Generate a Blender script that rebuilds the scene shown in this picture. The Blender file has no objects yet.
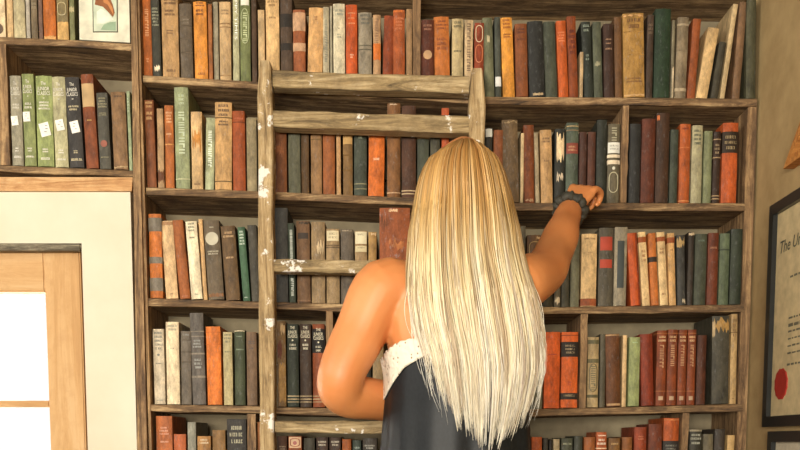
import bpy, bmesh, math, random
from mathutils import Vector, Matrix
random.seed(7)
sc = bpy.context.scene
COL = sc.collection
# ------------------------------------------------------------------ camera
F = 950.0; PY = 533.0; P = math.atan(.095); CAMZ = 1.10
cam_d = bpy.data.cameras.new('camera'); cam = bpy.data.objects.new('camera', cam_d); COL.objects.link(cam)
cam.location = (0, 0, CAMZ); cam.rotation_euler = (math.pi/2 - P, 0, 0)
cam_d.sensor_width = 36; cam_d.lens = F/800*36; cam_d.shift_y = (PY-225)/800; cam_d.clip_start = .05
sc.camera = cam
sc.view_settings.view_transform = 'Standard'; sc.view_settings.look = 'None'
sc.view_settings.gamma = 1; sc.view_settings.use_curve_mapping = False
sc.view_settings.exposure = 0.06
sc.cycles.use_denoising = True
sc.cycles.max_bounces = 6; sc.cycles.diffuse_bounces = 4; sc.cycles.caustics_reflective = False; sc.cycles.caustics_refractive = False

def ray(px, py):
    r = (px-400)/F; u = (PY-py)/F
    return Vector((r, math.cos(P)+u*math.sin(P), -math.sin(P)+u*math.cos(P)))
def W(px, py, Y):
    d = ray(px, py); t = Y/d.y
    return Vector((d.x*t, Y, CAMZ+d.z*t))
def RW(px, py, X):
    d = ray(px, py); t = X/d.x
    return Vector((X, d.y*t, CAMZ+d.z*t))

# ------------------------------------------------------------------ materials
def lin(h):
    h = h.lstrip('#'); c = [int(h[i:i+2], 16)/255 for i in (0, 2, 4)]
    return tuple((x/12.92 if x <= .04045 else ((x+.055)/1.055)**2.4) for x in c)
def mul(c, k): return tuple(min(1, x*k) for x in c)
MATS = {}
def newmat(name):
    m = bpy.data.materials.new(name); m.use_nodes = True
    nt = m.node_tree; b = nt.nodes['Principled BSDF']; return m, nt, b
def N(nt, t, **kw):
    n = nt.nodes.new(t)
    for k, v in kw.items():
        if k in n.inputs: n.inputs[k].default_value = v
        else: setattr(n, k, v)
    return n
def coords(nt, scale=(1, 1, 1)):
    tc = N(nt, 'ShaderNodeTexCoord'); oi = N(nt, 'ShaderNodeObjectInfo')
    mp = N(nt, 'ShaderNodeMapping'); mp.inputs['Scale'].default_value = scale
    ml = N(nt, 'ShaderNodeMath', operation='MULTIPLY'); ml.inputs[1].default_value = 37.0
    nt.links.new(oi.outputs['Random'], ml.inputs[0])
    ad = N(nt, 'ShaderNodeVectorMath', operation='ADD')
    nt.links.new(tc.outputs['Object'], mp.inputs[0]); nt.links.new(mp.outputs[0], ad.inputs[0]); nt.links.new(ml.outputs[0], ad.inputs[1])
    return ad.outputs[0]
def ramp(nt, src, stops):
    r = N(nt, 'ShaderNodeValToRGB'); e = r.color_ramp.elements
    while len(e) < len(stops): e.new(.5)
    for i, (p, c) in enumerate(stops):
        e[i].position = p; e[i].color = (*c, 1)
    nt.links.new(src, r.inputs[0]); return r.outputs[0]
def mix(nt, fac, a, b, mode='MIX'):
    m = N(nt, 'ShaderNodeMix', data_type='RGBA', blend_type=mode)
    if hasattr(fac, 'is_linked'): nt.links.new(fac, m.inputs[0])
    else: m.inputs[0].default_value = fac
    for k, v in ((6, a), (7, b)):
        if hasattr(v, 'is_linked'): nt.links.new(v, m.inputs[k])
        else: m.inputs[k].default_value = (*v, 1)
    return m.outputs[2]
def bump(nt, b, src, s=.3, d=.002):
    n = N(nt, 'ShaderNodeBump'); n.inputs['Strength'].default_value = s; n.inputs['Distance'].default_value = d
    nt.links.new(src, n.inputs['Height']); nt.links.new(n.outputs[0], b.inputs['Normal'])

def cloth(hexc, wear=.35):
    """old book cloth: mottled, scuffed, woven"""
    key = ('cloth', hexc, wear)
    if key in MATS: return MATS[key]
    m, nt, b = newmat('book_cloth'); c = lin(hexc)
    g = .3*c[0]+.59*c[1]+.11*c[2]; br = (g*1.42, g*.93, g*.55)      # age tones every colour towards brown
    k_ = .12 if c[0] > 2.2*c[1] else .30
    c = tuple((x*(1-k_)+y*k_)*.88 for x, y in zip(c, br))
    if c[0] > 1.8*c[1]: c = (c[0]*.96, c[1]+(.045*c[0] if c[1] < .25*c[0] else 0), c[2]*.68)
    else: c = (c[0]*1.05, c[1], c[2]*.90)
    v = coords(nt, (1, 1, .45))
    n1 = N(nt, 'ShaderNodeTexNoise', Scale=55.0, Detail=9.0, Roughness=.82); nt.links.new(v, n1.inputs[0])
    base = ramp(nt, n1.outputs[0], [(.32, mul(c, .42)), (.5, c), (.68, mul(c, 1.65))])
    n2 = N(nt, 'ShaderNodeTexNoise', Scale=150.0, Detail=6.0, Roughness=.8); nt.links.new(v, n2.inputs[0])
    sf = ramp(nt, n2.outputs[0], [(.56, (0, 0, 0)), (.68, (wear*1.3, wear*1.3, wear*1.3))])
    lum = sum(c)/3
    sc_ = tuple(.35*x+.65*(lum*.6+.22) for x in c) if lum < .35 else mul(c, .55)
    col = mix(nt, sf, base, sc_)
    nt.links.new(col, b.inputs['Base Color']); b.inputs['Roughness'].default_value = .62
    b.inputs['Specular IOR Level'].default_value = .3
    bump(nt, b, n2.outputs[0], .35, .0012)
    MATS[key] = m; return m
def plain(hexc, rough=.6, metal=0, name='paint'):
    key = ('plain', hexc, rough, metal)
    if key in MATS: return MATS[key]
    m, nt, b = newmat(name); c = lin(hexc)
    v = coords(nt); n = N(nt, 'ShaderNodeTexNoise', Scale=45.0, Detail=4.0); nt.links.new(v, n.inputs[0])
    nt.links.new(ramp(nt, n.outputs[0], [(.3, mul(c, .82)), (.7, mul(c, 1.12))]), b.inputs['Base Color'])
    b.inputs['Roughness'].default_value = rough; b.inputs['Metallic'].default_value = metal
    MATS[key] = m; return m
def paper():
    if 'paper' in MATS: return MATS['paper']
    m, nt, b = newmat('page_edges')
    v = coords(nt, (900, 1, 1)); n = N(nt, 'ShaderNodeTexNoise', Scale=1.0, Detail=2.0); nt.links.new(v, n.inputs[0])
    nt.links.new(ramp(nt, n.outputs[0], [(.3, lin('a58f66')), (.7, lin('d9c8a0'))]), b.inputs['Base Color'])
    b.inputs['Roughness'].default_value = .9; MATS['paper'] = m; return m
def wood(dark, mid, light, axis='X', spatter=0, rough=.75, scale=1.0, name='old_wood'):
    key = ('wood', dark, mid, light, axis, spatter, scale)
    if key in MATS: return MATS[key]
    m, nt, b = newmat(name)
    s = {'X': (1.2, 14, 14), 'Z': (14, 14, 1.2)}[axis]; s = tuple(x*scale for x in s)
    v = coords(nt, s)
    n = N(nt, 'ShaderNodeTexNoise', Scale=4.2, Detail=12.0, Roughness=.78, Distortion=.8); nt.links.new(v, n.inputs[0])
    col = ramp(nt, n.outputs[0], [(.36, lin(dark)), (.49, lin(mid)), (.62, lin(light))])
    v2 = coords(nt, (1, 1, 1)); n2 = N(nt, 'ShaderNodeTexNoise', Scale=26.0, Detail=8.0, Roughness=.7); nt.links.new(v2, n2.inputs[0])
    col = mix(nt, ramp(nt, n2.outputs[0], [(.46, (0, 0, 0)), (.68, (.5, .5, .5))]), col, lin(dark))
    if spatter:
        n3 = N(nt, 'ShaderNodeTexNoise', Scale=15.0, Detail=9.0, Roughness=.72); nt.links.new(v2, n3.inputs[0])
        t = .70-spatter
        col = mix(nt, ramp(nt, n3.outputs[0], [(t, (0, 0, 0)), (t+.02, (.9, .9, .9))]), col, lin('ece6da'))
    nt.links.new(col, b.inputs['Base Color']); b.inputs['Roughness'].default_value = rough
    bump(nt, b, n.outputs[0], .8, .004)
    MATS[key] = m; return m
def wallpaint(c1, c2, scale=5.0):
    m, nt, b = newmat('plaster'); v = coords(nt)
    n = N(nt, 'ShaderNodeTexNoise', Scale=scale, Detail=8.0, Roughness=.6); nt.links.new(v, n.inputs[0])
    nt.links.new(ramp(nt, n.outputs[0], [(.35, lin(c1)), (.65, lin(c2))]), b.inputs['Base Color'])
    b.inputs['Roughness'].default_value = .85; bump(nt, b, n.outputs[0], .2, .004); return m

WOOD_SH = wood('2e2014', '7c5f3e', 'c4a476', 'X')
WOOD_POST = wood('3c2a1a', '846543', 'bb986a', 'Z')
WOOD_LADX = wood('54442c', '9c845a', 'c9b288', 'X', .115)
WOOD_LADZ = wood('604c30', 'a88c60', 'ceb68c', 'Z', .125)
WOOD_DOOR = wood('b58a58', 'c69c68', 'd2ac7c', 'Z', scale=.4)
WOOD_DOORX = wood('b58a58', 'c69c68', 'd2ac7c', 'X', scale=.4)
WOOD_HEAD = wood('9c6a3c', 'c99a66', 'dfbd8c', 'X')
BACKM = wallpaint('6c604a', '8c8065', 9.0)
CREAM = wallpaint('cfc5ac', 'dcd3bd', 3.0)
WALL = wallpaint('a58a5c', 'b79c6c', 14.0)
WALL2 = wallpaint('3d3426', '4a4030', 6.0)
DARKW = wood('2b2620', '3f382e', '575040', 'X')

# ------------------------------------------------------------------ mesh helpers
def link(name, bm, mat, parent=None, smooth=False, loc=None):
    me = bpy.data.meshes.new(name); bm.normal_update(); bm.to_mesh(me); bm.free()
    for mt in (mat if isinstance(mat, (list, tuple)) else [mat]): me.materials.append(mt)
    if smooth:
        for p in me.polygons: p.use_smooth = True
    o = bpy.data.objects.new(name, me); COL.objects.link(o)
    if parent: o.parent = parent
    if loc is not None: o.location = loc
    return o
def tag(o, label, cat, group=None):
    o['label'] = label; o['category'] = cat
    if group: o['group'] = group
    return o
def struct(o): o['kind'] = 'structure'; return o
def empty(name, loc, rot=(0, 0, 0)):
    o = bpy.data.objects.new(name, None); o.empty_display_size = .02; COL.objects.link(o)
    o.location = loc; o.rotation_euler = rot; return o
def box(bm, x0, x1, y0, y1, z0, z1, bev=0):
    v = [bm.verts.new((x, y, z)) for z in (z0, z1) for y in (y0, y1) for x in (x0, x1)]
    fs = [bm.faces.new([v[i] for i in q]) for q in ((0, 2, 3, 1), (4, 5, 7, 6), (0, 1, 5, 4), (1, 3, 7, 5), (3, 2, 6, 7), (2, 0, 4, 6))]
    if bev:
        es = {e for f in fs for e in f.edges}
        bmesh.ops.bevel(bm, geom=list(es), offset=bev, segments=2, affect='EDGES', clamp_overlap=True)
    return v
def prism_y(bm, pts, y0, y1):
    """closed outline [(x,z)] extruded in depth y0..y1 (counter-clockwise seen from -Y)"""
    a = [bm.verts.new((x, y0, z)) for x, z in pts]; b = [bm.verts.new((x, y1, z)) for x, z in pts]
    n = len(pts); bm.faces.new(a); bm.faces.new(b[::-1])
    for i in range(n): bm.faces.new((a[(i+1) % n], a[i], b[i], b[(i+1) % n]))
def tube(bm, pts, rad, n=12, cap=True, up=Vector((0, 0, 1))):
    """closed tube; rad entries r or (r1,r2)"""
    pts = [Vector(p) for p in pts]; rings = []
    side = None
    for i, p in enumerate(pts):
        t = (pts[min(i+1, len(pts)-1)]-pts[max(i-1, 0)]).normalized()
        if side is None:
            side = t.cross(up)
            if side.length < .1: side = t.cross(Vector((0, 1, 0)))
        side = (side - t*side.dot(t)).normalized(); w = t.cross(side)
        r = rad[i]; r1, r2 = (r, r) if not isinstance(r, tuple) else r
        rings.append([bm.verts.new(p+side*math.cos(a)*r1+w*math.sin(a)*r2) for a in [2*math.pi*k/n for k in range(n)]])
    for a, b in zip(rings, rings[1:]):
        for k in range(n): bm.faces.new((a[k], a[(k+1) % n], b[(k+1) % n], b[k]))
    if cap: bm.faces.new(rings[0][::-1]); bm.faces.new(rings[-1])
def smoothpath(pts, rad, m=6):
    P_ = [Vector(p) for p in pts]; R_ = [(r, r) if not isinstance(r, tuple) else r for r in rad]
    op, orr = [], []
    for i in range(len(P_)-1):
        p0, p1, p2, p3 = P_[max(i-1, 0)], P_[i], P_[i+1], P_[min(i+2, len(P_)-1)]
        for k in range(m):
            t = k/m
            op.append(.5*((2*p1)+(p2-p0)*t+(2*p0-5*p1+4*p2-p3)*t*t+(3*p1-p0-3*p2+p3)*t**3))
            s = t*t*(3-2*t)
            orr.append(tuple(R_[i][j]*(1-s)+R_[i+1][j]*s for j in (0, 1)))
    op.append(P_[-1]); orr.append(R_[-1]); return op, orr
def lofted(bm, rings, n=28):
    """rings (cx,cy,z,a,b) -> closed elliptical loft"""
    vs = [[bm.verts.new((cx+a*math.cos(2*math.pi*k/n), cy+b*math.sin(2*math.pi*k/n), z)) for k in range(n)] for cx, cy, z, a, b in rings]
    for a, b in zip(vs, vs[1:]):
        for k in range(n): bm.faces.new((a[k], a[(k+1) % n], b[(k+1) % n], b[k]))
    bm.faces.new(vs[0][::-1]); bm.faces.new(vs[-1])
def text_mesh(s, size, width=None):
    cu = bpy.data.curves.new('lettering', 'FONT'); cu.body = s; cu.size = size; cu.align_x = 'CENTER'; cu.align_y = 'CENTER'; cu.extrude = .0003; cu.resolution_u = 2
    o = bpy.data.objects.new('lettering', cu); COL.objects.link(o)
    bpy.context.view_layer.update()
    dg = bpy.context.evaluated_depsgraph_get(); me = bpy.data.meshes.new_from_object(o.evaluated_get(dg))
    bpy.data.objects.remove(o); bpy.data.curves.remove(cu)
    xs = [v.co.x for v in me.vertices]; wd = (max(xs)-min(xs)) if xs else 1
    bm = bmesh.new(); bm.from_mesh(me); bpy.data.meshes.remove(me)
    if width and wd > 0:
        bmesh.ops.scale(bm, vec=(width/wd, 1, 1), verts=bm.verts)
    return bm

# ------------------------------------------------------------------ bookcase carpentry
YF = 2.20; YB = 2.39
def board(name, pts, th, parent, mat=WOOD_SH, yf=YF, yb=YB, seg=.05, jit=.0012):
    """shelf board along the polyline of its top front edge (pixels), th pixels thick, its real depth behind"""
    wp = [W(x, y, yf) for x, y in pts]; t = th/F*yf
    xs = []; 
    for a, b in zip(wp, wp[1:]):
        k = max(1, int((b.x-a.x)/seg)); xs += [a.lerp(b, i/k) for i in range(k)]
    xs.append(wp[-1]); bm = bmesh.new(); secs = []
    r = random.Random(hash(name)+len(pts)) if False else random.Random(int(pts[0][0]*7+pts[0][1]))
    for q in xs:
        j = [r.uniform(-jit, jit) for _ in range(4)]
        c = .0015
        ring = [(yf+j[0]*1.3, q.z-c), (yf+c+j[0], q.z), (yb, q.z), (yb, q.z-t), (yf+c+j[1], q.z-t+j[2]), (yf+j[1]*1.3, q.z-t+c+j[3]*.5)]
        secs.append([bm.verts.new((q.x, y, z)) for y, z in ring])
    for a, b in zip(secs, secs[1:]):
        for k in range(6): bm.faces.new((a[k], a[(k+1) % 6], b[(k+1) % 6], b[k]))
    bm.faces.new(secs[0][::-1]); bm.faces.new(secs[-1])
    bmesh.ops.recalc_face_normals(bm, faces=bm.faces)
    return link(name, bm, mat, parent)
def upright(name, x0, x1, y0, y1, parent, mat=WOOD_POST, yf=YF+.003, yb=YB, ref=None):
    """vertical board: px x range measured at height ref (px)"""
    ref = (y0+y1)/2 if ref is None else ref
    X0 = W(x0, ref, yf).x; X1 = W(x1, ref, yf).x
    Zt = W(400, y0, yf).z; Zb = W(400, y1, yf).z
    bm = bmesh.new(); n = 8; r = random.Random(int(x0*3+y0)); secs = []
    for i in range(n+1):
        z = Zb+(Zt-Zb)*i/n; j = [r.uniform(-.001, .001) for _ in range(2)]
        secs.append([bm.verts.new(p) for p in ((X0+j[0], yf, z), (X1+j[1], yf, z), (X1+j[1], yb, z), (X0+j[0], yb, z))])
    for a, b in zip(secs, secs[1:]):
        for k in range(4): bm.faces.new((a[k], a[(k+1) % 4], b[(k+1) % 4], b[k]))
    bm.faces.new(secs[0][::-1]); bm.faces.new(secs[-1])
    return link(name, bm, mat, parent)

XR = W(760, 100, YF).x
bookcase = empty('bookcase', (0, 0, 0))
tag(bookcase, 'big built-in rough wooden bookcase with warped shelves, full of old hardbacks', 'bookcase')
S0 = [(141, -34), (485, -26), (757, -24)]
S1 = [(143, 75), (255, 81.5), (300, 86), (485, 96.5), (757, 98.5)]
S2 = [(146, 187), (255, 191), (420, 198), (520, 202.7), (745, 203)]
S3 = [(148, 298), (255, 301.5), (400, 305.5), (560, 307), (744, 304.5)]
S4 = [(151, 404.5), (255, 406), (275, 407), (400, 409.5), (530, 409.5), (743, 404)]
S5 = [(153, 509), (400, 512), (741, 507)]
for S, t in ((S0, 7), (S1, 7), (S2, 7), (S3, 7), (S4, 7), (S5, 8)):
    board('shelf_board', S, t, bookcase)
S6z = .62
bm = bmesh.new(); xl = W(141, 300, YF).x
for z in (.68, .40, .12): box(bm, xl+.02, XR-.02, YF, YB, z-.016, z, .002)
link('lower_shelves', bm, WOOD_SH, bookcase)
# back panel, made of horizontal boards
bm = bmesh.new(); zz = 0.1; Zt = 2.45
r_ = random.Random(3)
while zz < Zt:
    h = r_.uniform(.17, .24); box(bm, xl-.01, XR-.004, YB, YB+.012+r_.uniform(0, .003), zz, min(Zt, zz+h)-.003, .001); zz += h
link('back_panel', bm, BACKM, bookcase)
# left post: front strip and inner side board
zb = 0.0; zt = W(0, -60, YF).z
for (a, b, yf_, m_) in ((132, 138.6, YF-.012, WOOD_POST), (138.6, 141.8, YF-.004, WOOD_POST)):
    X0, X1 = W(a, 90, yf_).x, W(b, 90, yf_).x
    X0b, X1b = W((a-132)*1.75+137.2, 440, yf_).x, W((b-132)*1.45+137.2, 440, yf_).x
    bm = bmesh.new()
    k0 = (W(0, 90, yf_).z, W(0, 440, yf_).z)
    def xx(z, A, B): t = (k0[0]-z)/(k0[0]-k0[1]); return A+(B-A)*t
    prism_y(bm, [(xx(0.0, X0, X0b), 0), (xx(0, X1, X1b), 0), (xx(zt, X1, X1b), zt), (xx(zt, X0, X0b), zt)], yf_, YB)
    link('side_post', bm, m_, bookcase)
bm = bmesh.new(); box(bm, W(745.5, 200, YF).x, XR-.004, YF+.002, YB, 0, W(0, 106, YF).z, .002)
link('side_post', bm, WOOD_POST, bookcase)
upright('divider', 413, 420.5, -27, 91, bookcase, ref=40)
upright('divider', 620.8, 627, 105, 202.5, bookcase, ref=195)
upright('divider', 579.5, 586, 314, 408.5, bookcase, ref=405)
upright('divider', 326.5, 333, 311, 407.5, bookcase, ref=405)
upright('divider', 247.5, 256, 414, 509, bookcase, ref=440)
upright('divider', 682, 688.5, 413, 508, bookcase, ref=430)

wallshelf = empty('wall_shelf', (0, 0, 0))
tag(wallshelf, 'short wooden shelf unit built above the window at the upper left', 'shelf')
L1 = [(-150, 28), (0, 36.5), (75, 40), (132, 43.5)]; L2 = [(-150, 158), (0, 165), (133, 170.5)]
board('shelf_board', L1, 6.5, wallshelf); board('shelf_board', L2, 6, wallshelf)
upright('side_board', -2, 8, 44, 165, wallshelf, yf=YF+.001)
bm = bmesh.new(); a = W(-150, 171, YF); b = W(133, 171, YF); box(bm, a.x, b.x, YB, YB+.012, W(0, 170, YF).z-.03, 2.45); link('back_panel', bm, BACKM, wallshelf)

# ------------------------------------------------------------------ room
XL = -1.95; YR = -2.6; ZC = 2.6; T = .1
def sbox(name, *a, mat=WALL, bev=0):
    bm = bmesh.new(); box(bm, *a, bev); return struct(link(name, bm, mat))
FLOORM = wood('1c140d', '2c2016', '3c2c1e', 'X', name='floor_boards')
sbox('floor', XL-T, XR+T, YR-T, YB+.3, -.1, 0, mat=FLOORM)
sbox('ceiling', XL-T, XR+T, YR-T, YB+.3, ZC, ZC+.1, mat=DARKW)
sbox('wall_right', XR, XR+T, YR-T, YB+.3, 0, ZC)
# back wall with the casement window opening below the wall shelf
wr = W(86, 250, YF+.03).x; wl = wr-.95; wt = W(0, 246, YF+.03).z; wbz = .55
def wall_with_hole(name, axis, pos, t, u0, u1, h0, h1, z0, z1, mat):
    bm = bmesh.new()
    for (a, b, c, d) in ((u0, h0, 0, ZC), (h1, u1, 0, ZC), (h0, h1, 0, z0), (h0, h1, z1, ZC)):
        if axis == 'X': box(bm, a, b, pos, pos+t, c, d)
        else: box(bm, pos, pos+t, a, b, c, d)
    return struct(link(name, bm, mat))
wall_with_hole('wall_back', 'X', YB+.014, .1, XL, XR, wl, wr, wbz, wt, CREAM)
wall_with_hole('wall_left', 'Y', XL-T, T, YR, YB+.3, -.6, 1.3, 1.3, 2.35, WALL2)
wall_with_hole('wall_front', 'X', YR-T, T, XL, XR, -1.5, .1, .8, 1.75, WALL2)
# wide cream casing around the window (one board frame standing out to the shelf line)
cx0, cx1 = wl-.11, W(133.5, 300, YF).x; czt = W(0, 192, YF).z
bm = bmesh.new()
fx = (cx0, wl, wr, cx1-.001); fz = (0, wbz, wt, czt); gv = {}
for yy in (YF, YB+.012):
    for i, x_ in enumerate(fx):
        for j, z_ in enumerate(fz): gv[yy, i, j] = bm.verts.new((x_, yy, z_))
for i in range(3):
    for j in range(3):
        if (i, j) == (1, 1): continue
        for yy in (YF, YB+.012): bm.faces.new([gv[yy, a_, b_] for a_, b_ in ((i, j), (i+1, j), (i+1, j+1), (i, j+1))])
        for (p, q, nb) in (((i, j), (i+1, j), (i, j-1)), ((i+1, j), (i+1, j+1), (i+1, j)), ((i+1, j+1), (i, j+1), (i, j+1)), ((i, j+1), (i, j), (i-1, j))):
            if nb == (1, 1) or not (0 <= nb[0] < 3 and 0 <= nb[1] < 3): bm.faces.new([gv[YF, p[0], p[1]], gv[YF, q[0], q[1]], gv[YB+.012, q[0], q[1]], gv[YB+.012, p[0], p[1]]])
bmesh.ops.recalc_face_normals(bm, faces=bm.faces)
struct(link('trim_1', bm, CREAM))
bm = bmesh.new(); za = W(0, 177, YF).z; A = W(-150, 177, YF-.004); B = W(134, 177.5, YF-.004)
prism_y(bm, [(A.x, czt+.0006), (W(132.5, 200, YF).x, czt+.0006), (B.x-.002, B.z), (A.x, A.z)], YF-.006, YB+.01)
struct(link('trim_2', bm, WOOD_HEAD))
# wooden casement with panes
win = struct(empty('window_1', (0, 0, 0)))
yw0, yw1 = YF+.035, YF+.075
ox1 = wr-.004; sx = W(47, 350, yw0).x; ptop = W(0, 292, yw0).z; m0 = W(0, 400.5, yw0).z; m1 = W(0, 407, yw0).z
ox0 = wl+.004; slx = ox0+(ox1-sx)
bm = bmesh.new(); box(bm, sx, ox1-.012, yw0, yw1, wbz+.004, wt-.003, .003); link('stile', bm, WOOD_DOOR, win)
bm = bmesh.new(); box(bm, ox1-.0118, ox1, yw0+.008, yw1, wbz+.004, wt-.003, .002); link('hinge_edge', bm, wood('6b4224', '8a5a33', 'a06c40', 'Z'), win)
bm = bmesh.new(); box(bm, ox0, slx, yw0, yw1, wbz+.004, wt-.003, .004); link('stile', bm, WOOD_DOOR, win)
bm = bmesh.new(); box(bm, slx, sx, yw0, yw1, ptop, wt-.003, .003); link('rail', bm, WOOD_DOORX, win)
bm = bmesh.new(); box(bm, slx, sx, yw0, yw1, wbz+.004, wbz+.1, .004); link('rail', bm, WOOD_DOORX, win)
step = ptop-m0; z = m0; mz = [m0]
bm = bmesh.new(); cxm = (slx+sx)/2; muts = []
gb = m0-m1
while z > wbz+.25:
    muts.append(z); z -= step+gb
for z in muts:
    bm = bmesh.new(); box(bm, slx, sx, yw0+.005, yw1-.006, z-gb, z, .003); link('glazing_bar', bm, WOOD_DOORX, win)
bm = bmesh.new(); box(bm, cxm-.01, cxm+.01, yw0+.006, yw1-.007, wbz+.1, ptop, .003); link('glazing_bar', bm, WOOD_DOOR, win)
gm, nt, b_ = newmat('window_glass'); nt.nodes.remove(b_)
tr = N(nt, 'ShaderNodeBsdfTransparent'); gl = N(nt, 'ShaderNodeBsdfGlossy'); gl.inputs['Roughness'].default_value = .03
ms = N(nt, 'ShaderNodeMixShader'); ms.inputs[0].default_value = .06
nt.links.new(tr.outputs[0], ms.inputs[1]); nt.links.new(gl.outputs[0], ms.inputs[2]); nt.links.new(ms.outputs[0], nt.nodes['Material Output'].inputs[0])
bm = bmesh.new(); box(bm, slx, sx, yw0+.02, yw0+.024, wbz+.1, ptop); link('glass', bm, gm, win)
# dark worn weather strip above the sash
bm = bmesh.new(); box(bm, wl+.002, W(81, 247, YF).x, YF-.004, YF+.02, wt-.016, wt-.001, .003)
link('weather_strip', bm, wood('2d2a22', '6d6350', 'b0a68c', 'X', scale=2), win)
# two unseen windows, added as openings for lamps that brighten the room
WFRAME = plain('e6dcc4', .5)
def added_window(name, axis, pos, h0, h1, z0, z1):
    w = struct(empty(name, (0, 0, 0))); bm = bmesh.new()
    def bx(a, b, c, d):
        if axis == 'X': box(bm, a, b, pos-.03, pos+.03, c, d)
        else: box(bm, pos-.03, pos+.03, a, b, c, d)
    t = .04; m = (h0+h1)/2
    bx(h0, h0+t, z0, z1); bx(h1-t, h1, z0, z1); bx(h0+t, h1-t, z0, z0+t); bx(h0+t, h1-t, z1-t, z1); bx(m-.015, m+.015, z0+t, z1-t)
    link('window_frame', bm, WFRAME, w)
added_window('added_window_2', 'Y', XL-.05, -.6, 1.3, 1.3, 2.35)
added_window('added_window_3', 'X', YR-.05, -1.5, .1, .8, 1.75)
GR = wallpaint('3c4230', '4c5038', 2.0)
sbox('ground', -8, 8, -8, 10, -.14, -.11, mat=GR)

def area(name, loc, direction, sx_, sz_, power, color):
    l = bpy.data.lights.new(name, 'AREA'); l.shape = 'RECTANGLE'; l.size = sx_; l.size_y = sz_; l.energy = power; l.color = color
    o = bpy.data.objects.new(name, l); COL.objects.link(o); o.location = loc
    o.rotation_euler = Vector(direction).to_track_quat('-Z', 'Y').to_euler(); return o
area('added_light_left', (XL-.14, .35, 1.82), (1, 0, -.12), 1.85, 1.0, 44, (1, .94, .84))  # area lamp added outside the unseen left opening
area('added_light_front', (-.7, YR-.14, 1.27), (0, 1, 0), 1.55, .9, 265, (1, .925, .80))  # strong area lamp added in the unseen opening behind the camera
area('daylight_casement', ((wl+wr)/2-.1, YB+.5, 1.15), (.8, -1, 0), .95, 1.0, 60, (1, .97, .9))
wd = bpy.data.worlds.new('sky'); sc.world = wd; wd.use_nodes = True
wd.node_tree.nodes['Background'].inputs[0].default_value = (1, .985, .96, 1); wd.node_tree.nodes['Background'].inputs[1].default_value = 1.15

# ------------------------------------------------------------------ books
GOLD = plain('c9a558', .4, name='gilt'); 
def spine_y(x, w, bg): return -bg*(1-min(1, abs(2*x/w))**2)
def patch(w, bg, z0, z1, col, parent, name, wf=1.0, off=.0006, jag=0, xs=None, rnd=None):
    """a thin slab following the spine"""
    bm = bmesh.new(); n = 10; A = []; B = []; hw = w/2*wf
    if xs is None: xs = (-hw, hw)
    rnd = rnd or random
    for i in range(n+1):
        x = xs[0]+(xs[1]-xs[0])*i/n; y = spine_y(x, w, bg)
        ja, jb = (rnd.uniform(0, jag), rnd.uniform(0, jag)) if jag else (0, 0)
        A.append((bm.verts.new((x, y-off, z0+ja)), bm.verts.new((x, y+.0004, z0+ja)))); B.append((bm.verts.new((x, y-off, z1-jb)), bm.verts.new((x, y+.0004, z1-jb))))
    for i in range(n):
        bm.faces.new((A[i][0], A[i+1][0], B[i+1][0], B[i][0])); bm.faces.new((A[i+1][1], A[i][1], B[i][1], B[i+1][1]))
        bm.faces.new((A[i][1], A[i+1][1], A[i+1][0], A[i][0])); bm.faces.new((B[i][0], B[i+1][0], B[i+1][1], B[i][1]))
    bm.faces.new((A[0][1], A[0][0], B[0][0], B[0][1])); bm.faces.new((A[-1][0], A[-1][1], B[-1][1], B[-1][0]))
    if wf >= 1 and xs[0] <= -w/2+1e-5:
        for s in (-1, 1):      # the band goes round onto the cover boards
            xx0 = s*(w/2+off); xx1 = s*(w/2-.0004)
            box(bm, min(xx0, xx1), max(xx0, xx1), -off*.5, .035, z0, z1)
    return link(name, bm, col, parent)
def ticks(w, bg, z0, z1, rows, mat, parent, wf=.7, name='title', rnd=random):
    bm = bmesh.new(); H = (z1-z0)/max(1, rows-.35); lh = H*.55
    for r in range(rows):
        zc = z1-r*H-lh/2; rw = w*wf*rnd.uniform(.65, 1); x = -rw/2; lw = max(.0013, lh*.5)
        while x < rw/2:
            a = lw*rnd.uniform(.55, .85); y = spine_y(x+a/2, w, bg)-.0006
            k = rnd.randrange(4); st = lw*.34
            box(bm, x, x+st, y, y+.001, zc-lh/2, zc+lh/2)
            if k in (0, 2): box(bm, x+a-st*.8, x+a, y, y+.001, zc-lh/2, zc+lh/2)
            if k in (0, 1): box(bm, x+st, x+a, y, y+.001, zc+lh*.28, zc+lh/2)
            if k in (1, 3): box(bm, x+st, x+a, y, y+.001, zc-lh/2, zc-lh*.28)
            if k == 2: box(bm, x+st, x+a*.8, y, y+.001, zc-lh*.1, zc+lh*.12)
            x += a+lw*.28
            if rnd.random() < .13: x += lw*.5
    return link(name, bm, mat, parent)
def vticks(w, bg, z0, z1, mat, parent, rnd, wf=.42):
    bm = bmesh.new(); z = z1; lh = w*wf
    y = -bg-.0004
    while z > z0:
        a = lh*rnd.uniform(.5, .8); st = a*.3
        box(bm, -lh/2, lh/2, y, y+.0012, z-st, z)
        if rnd.random() < .6: box(bm, -lh/2, lh/2, y, y+.0012, z-a, z-a+st)
        else: box(bm, lh*.2, lh/2, y, y+.0012, z-a, z-st)
        z -= a+lh*.25
    return link('title', bm, mat, parent)

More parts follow.
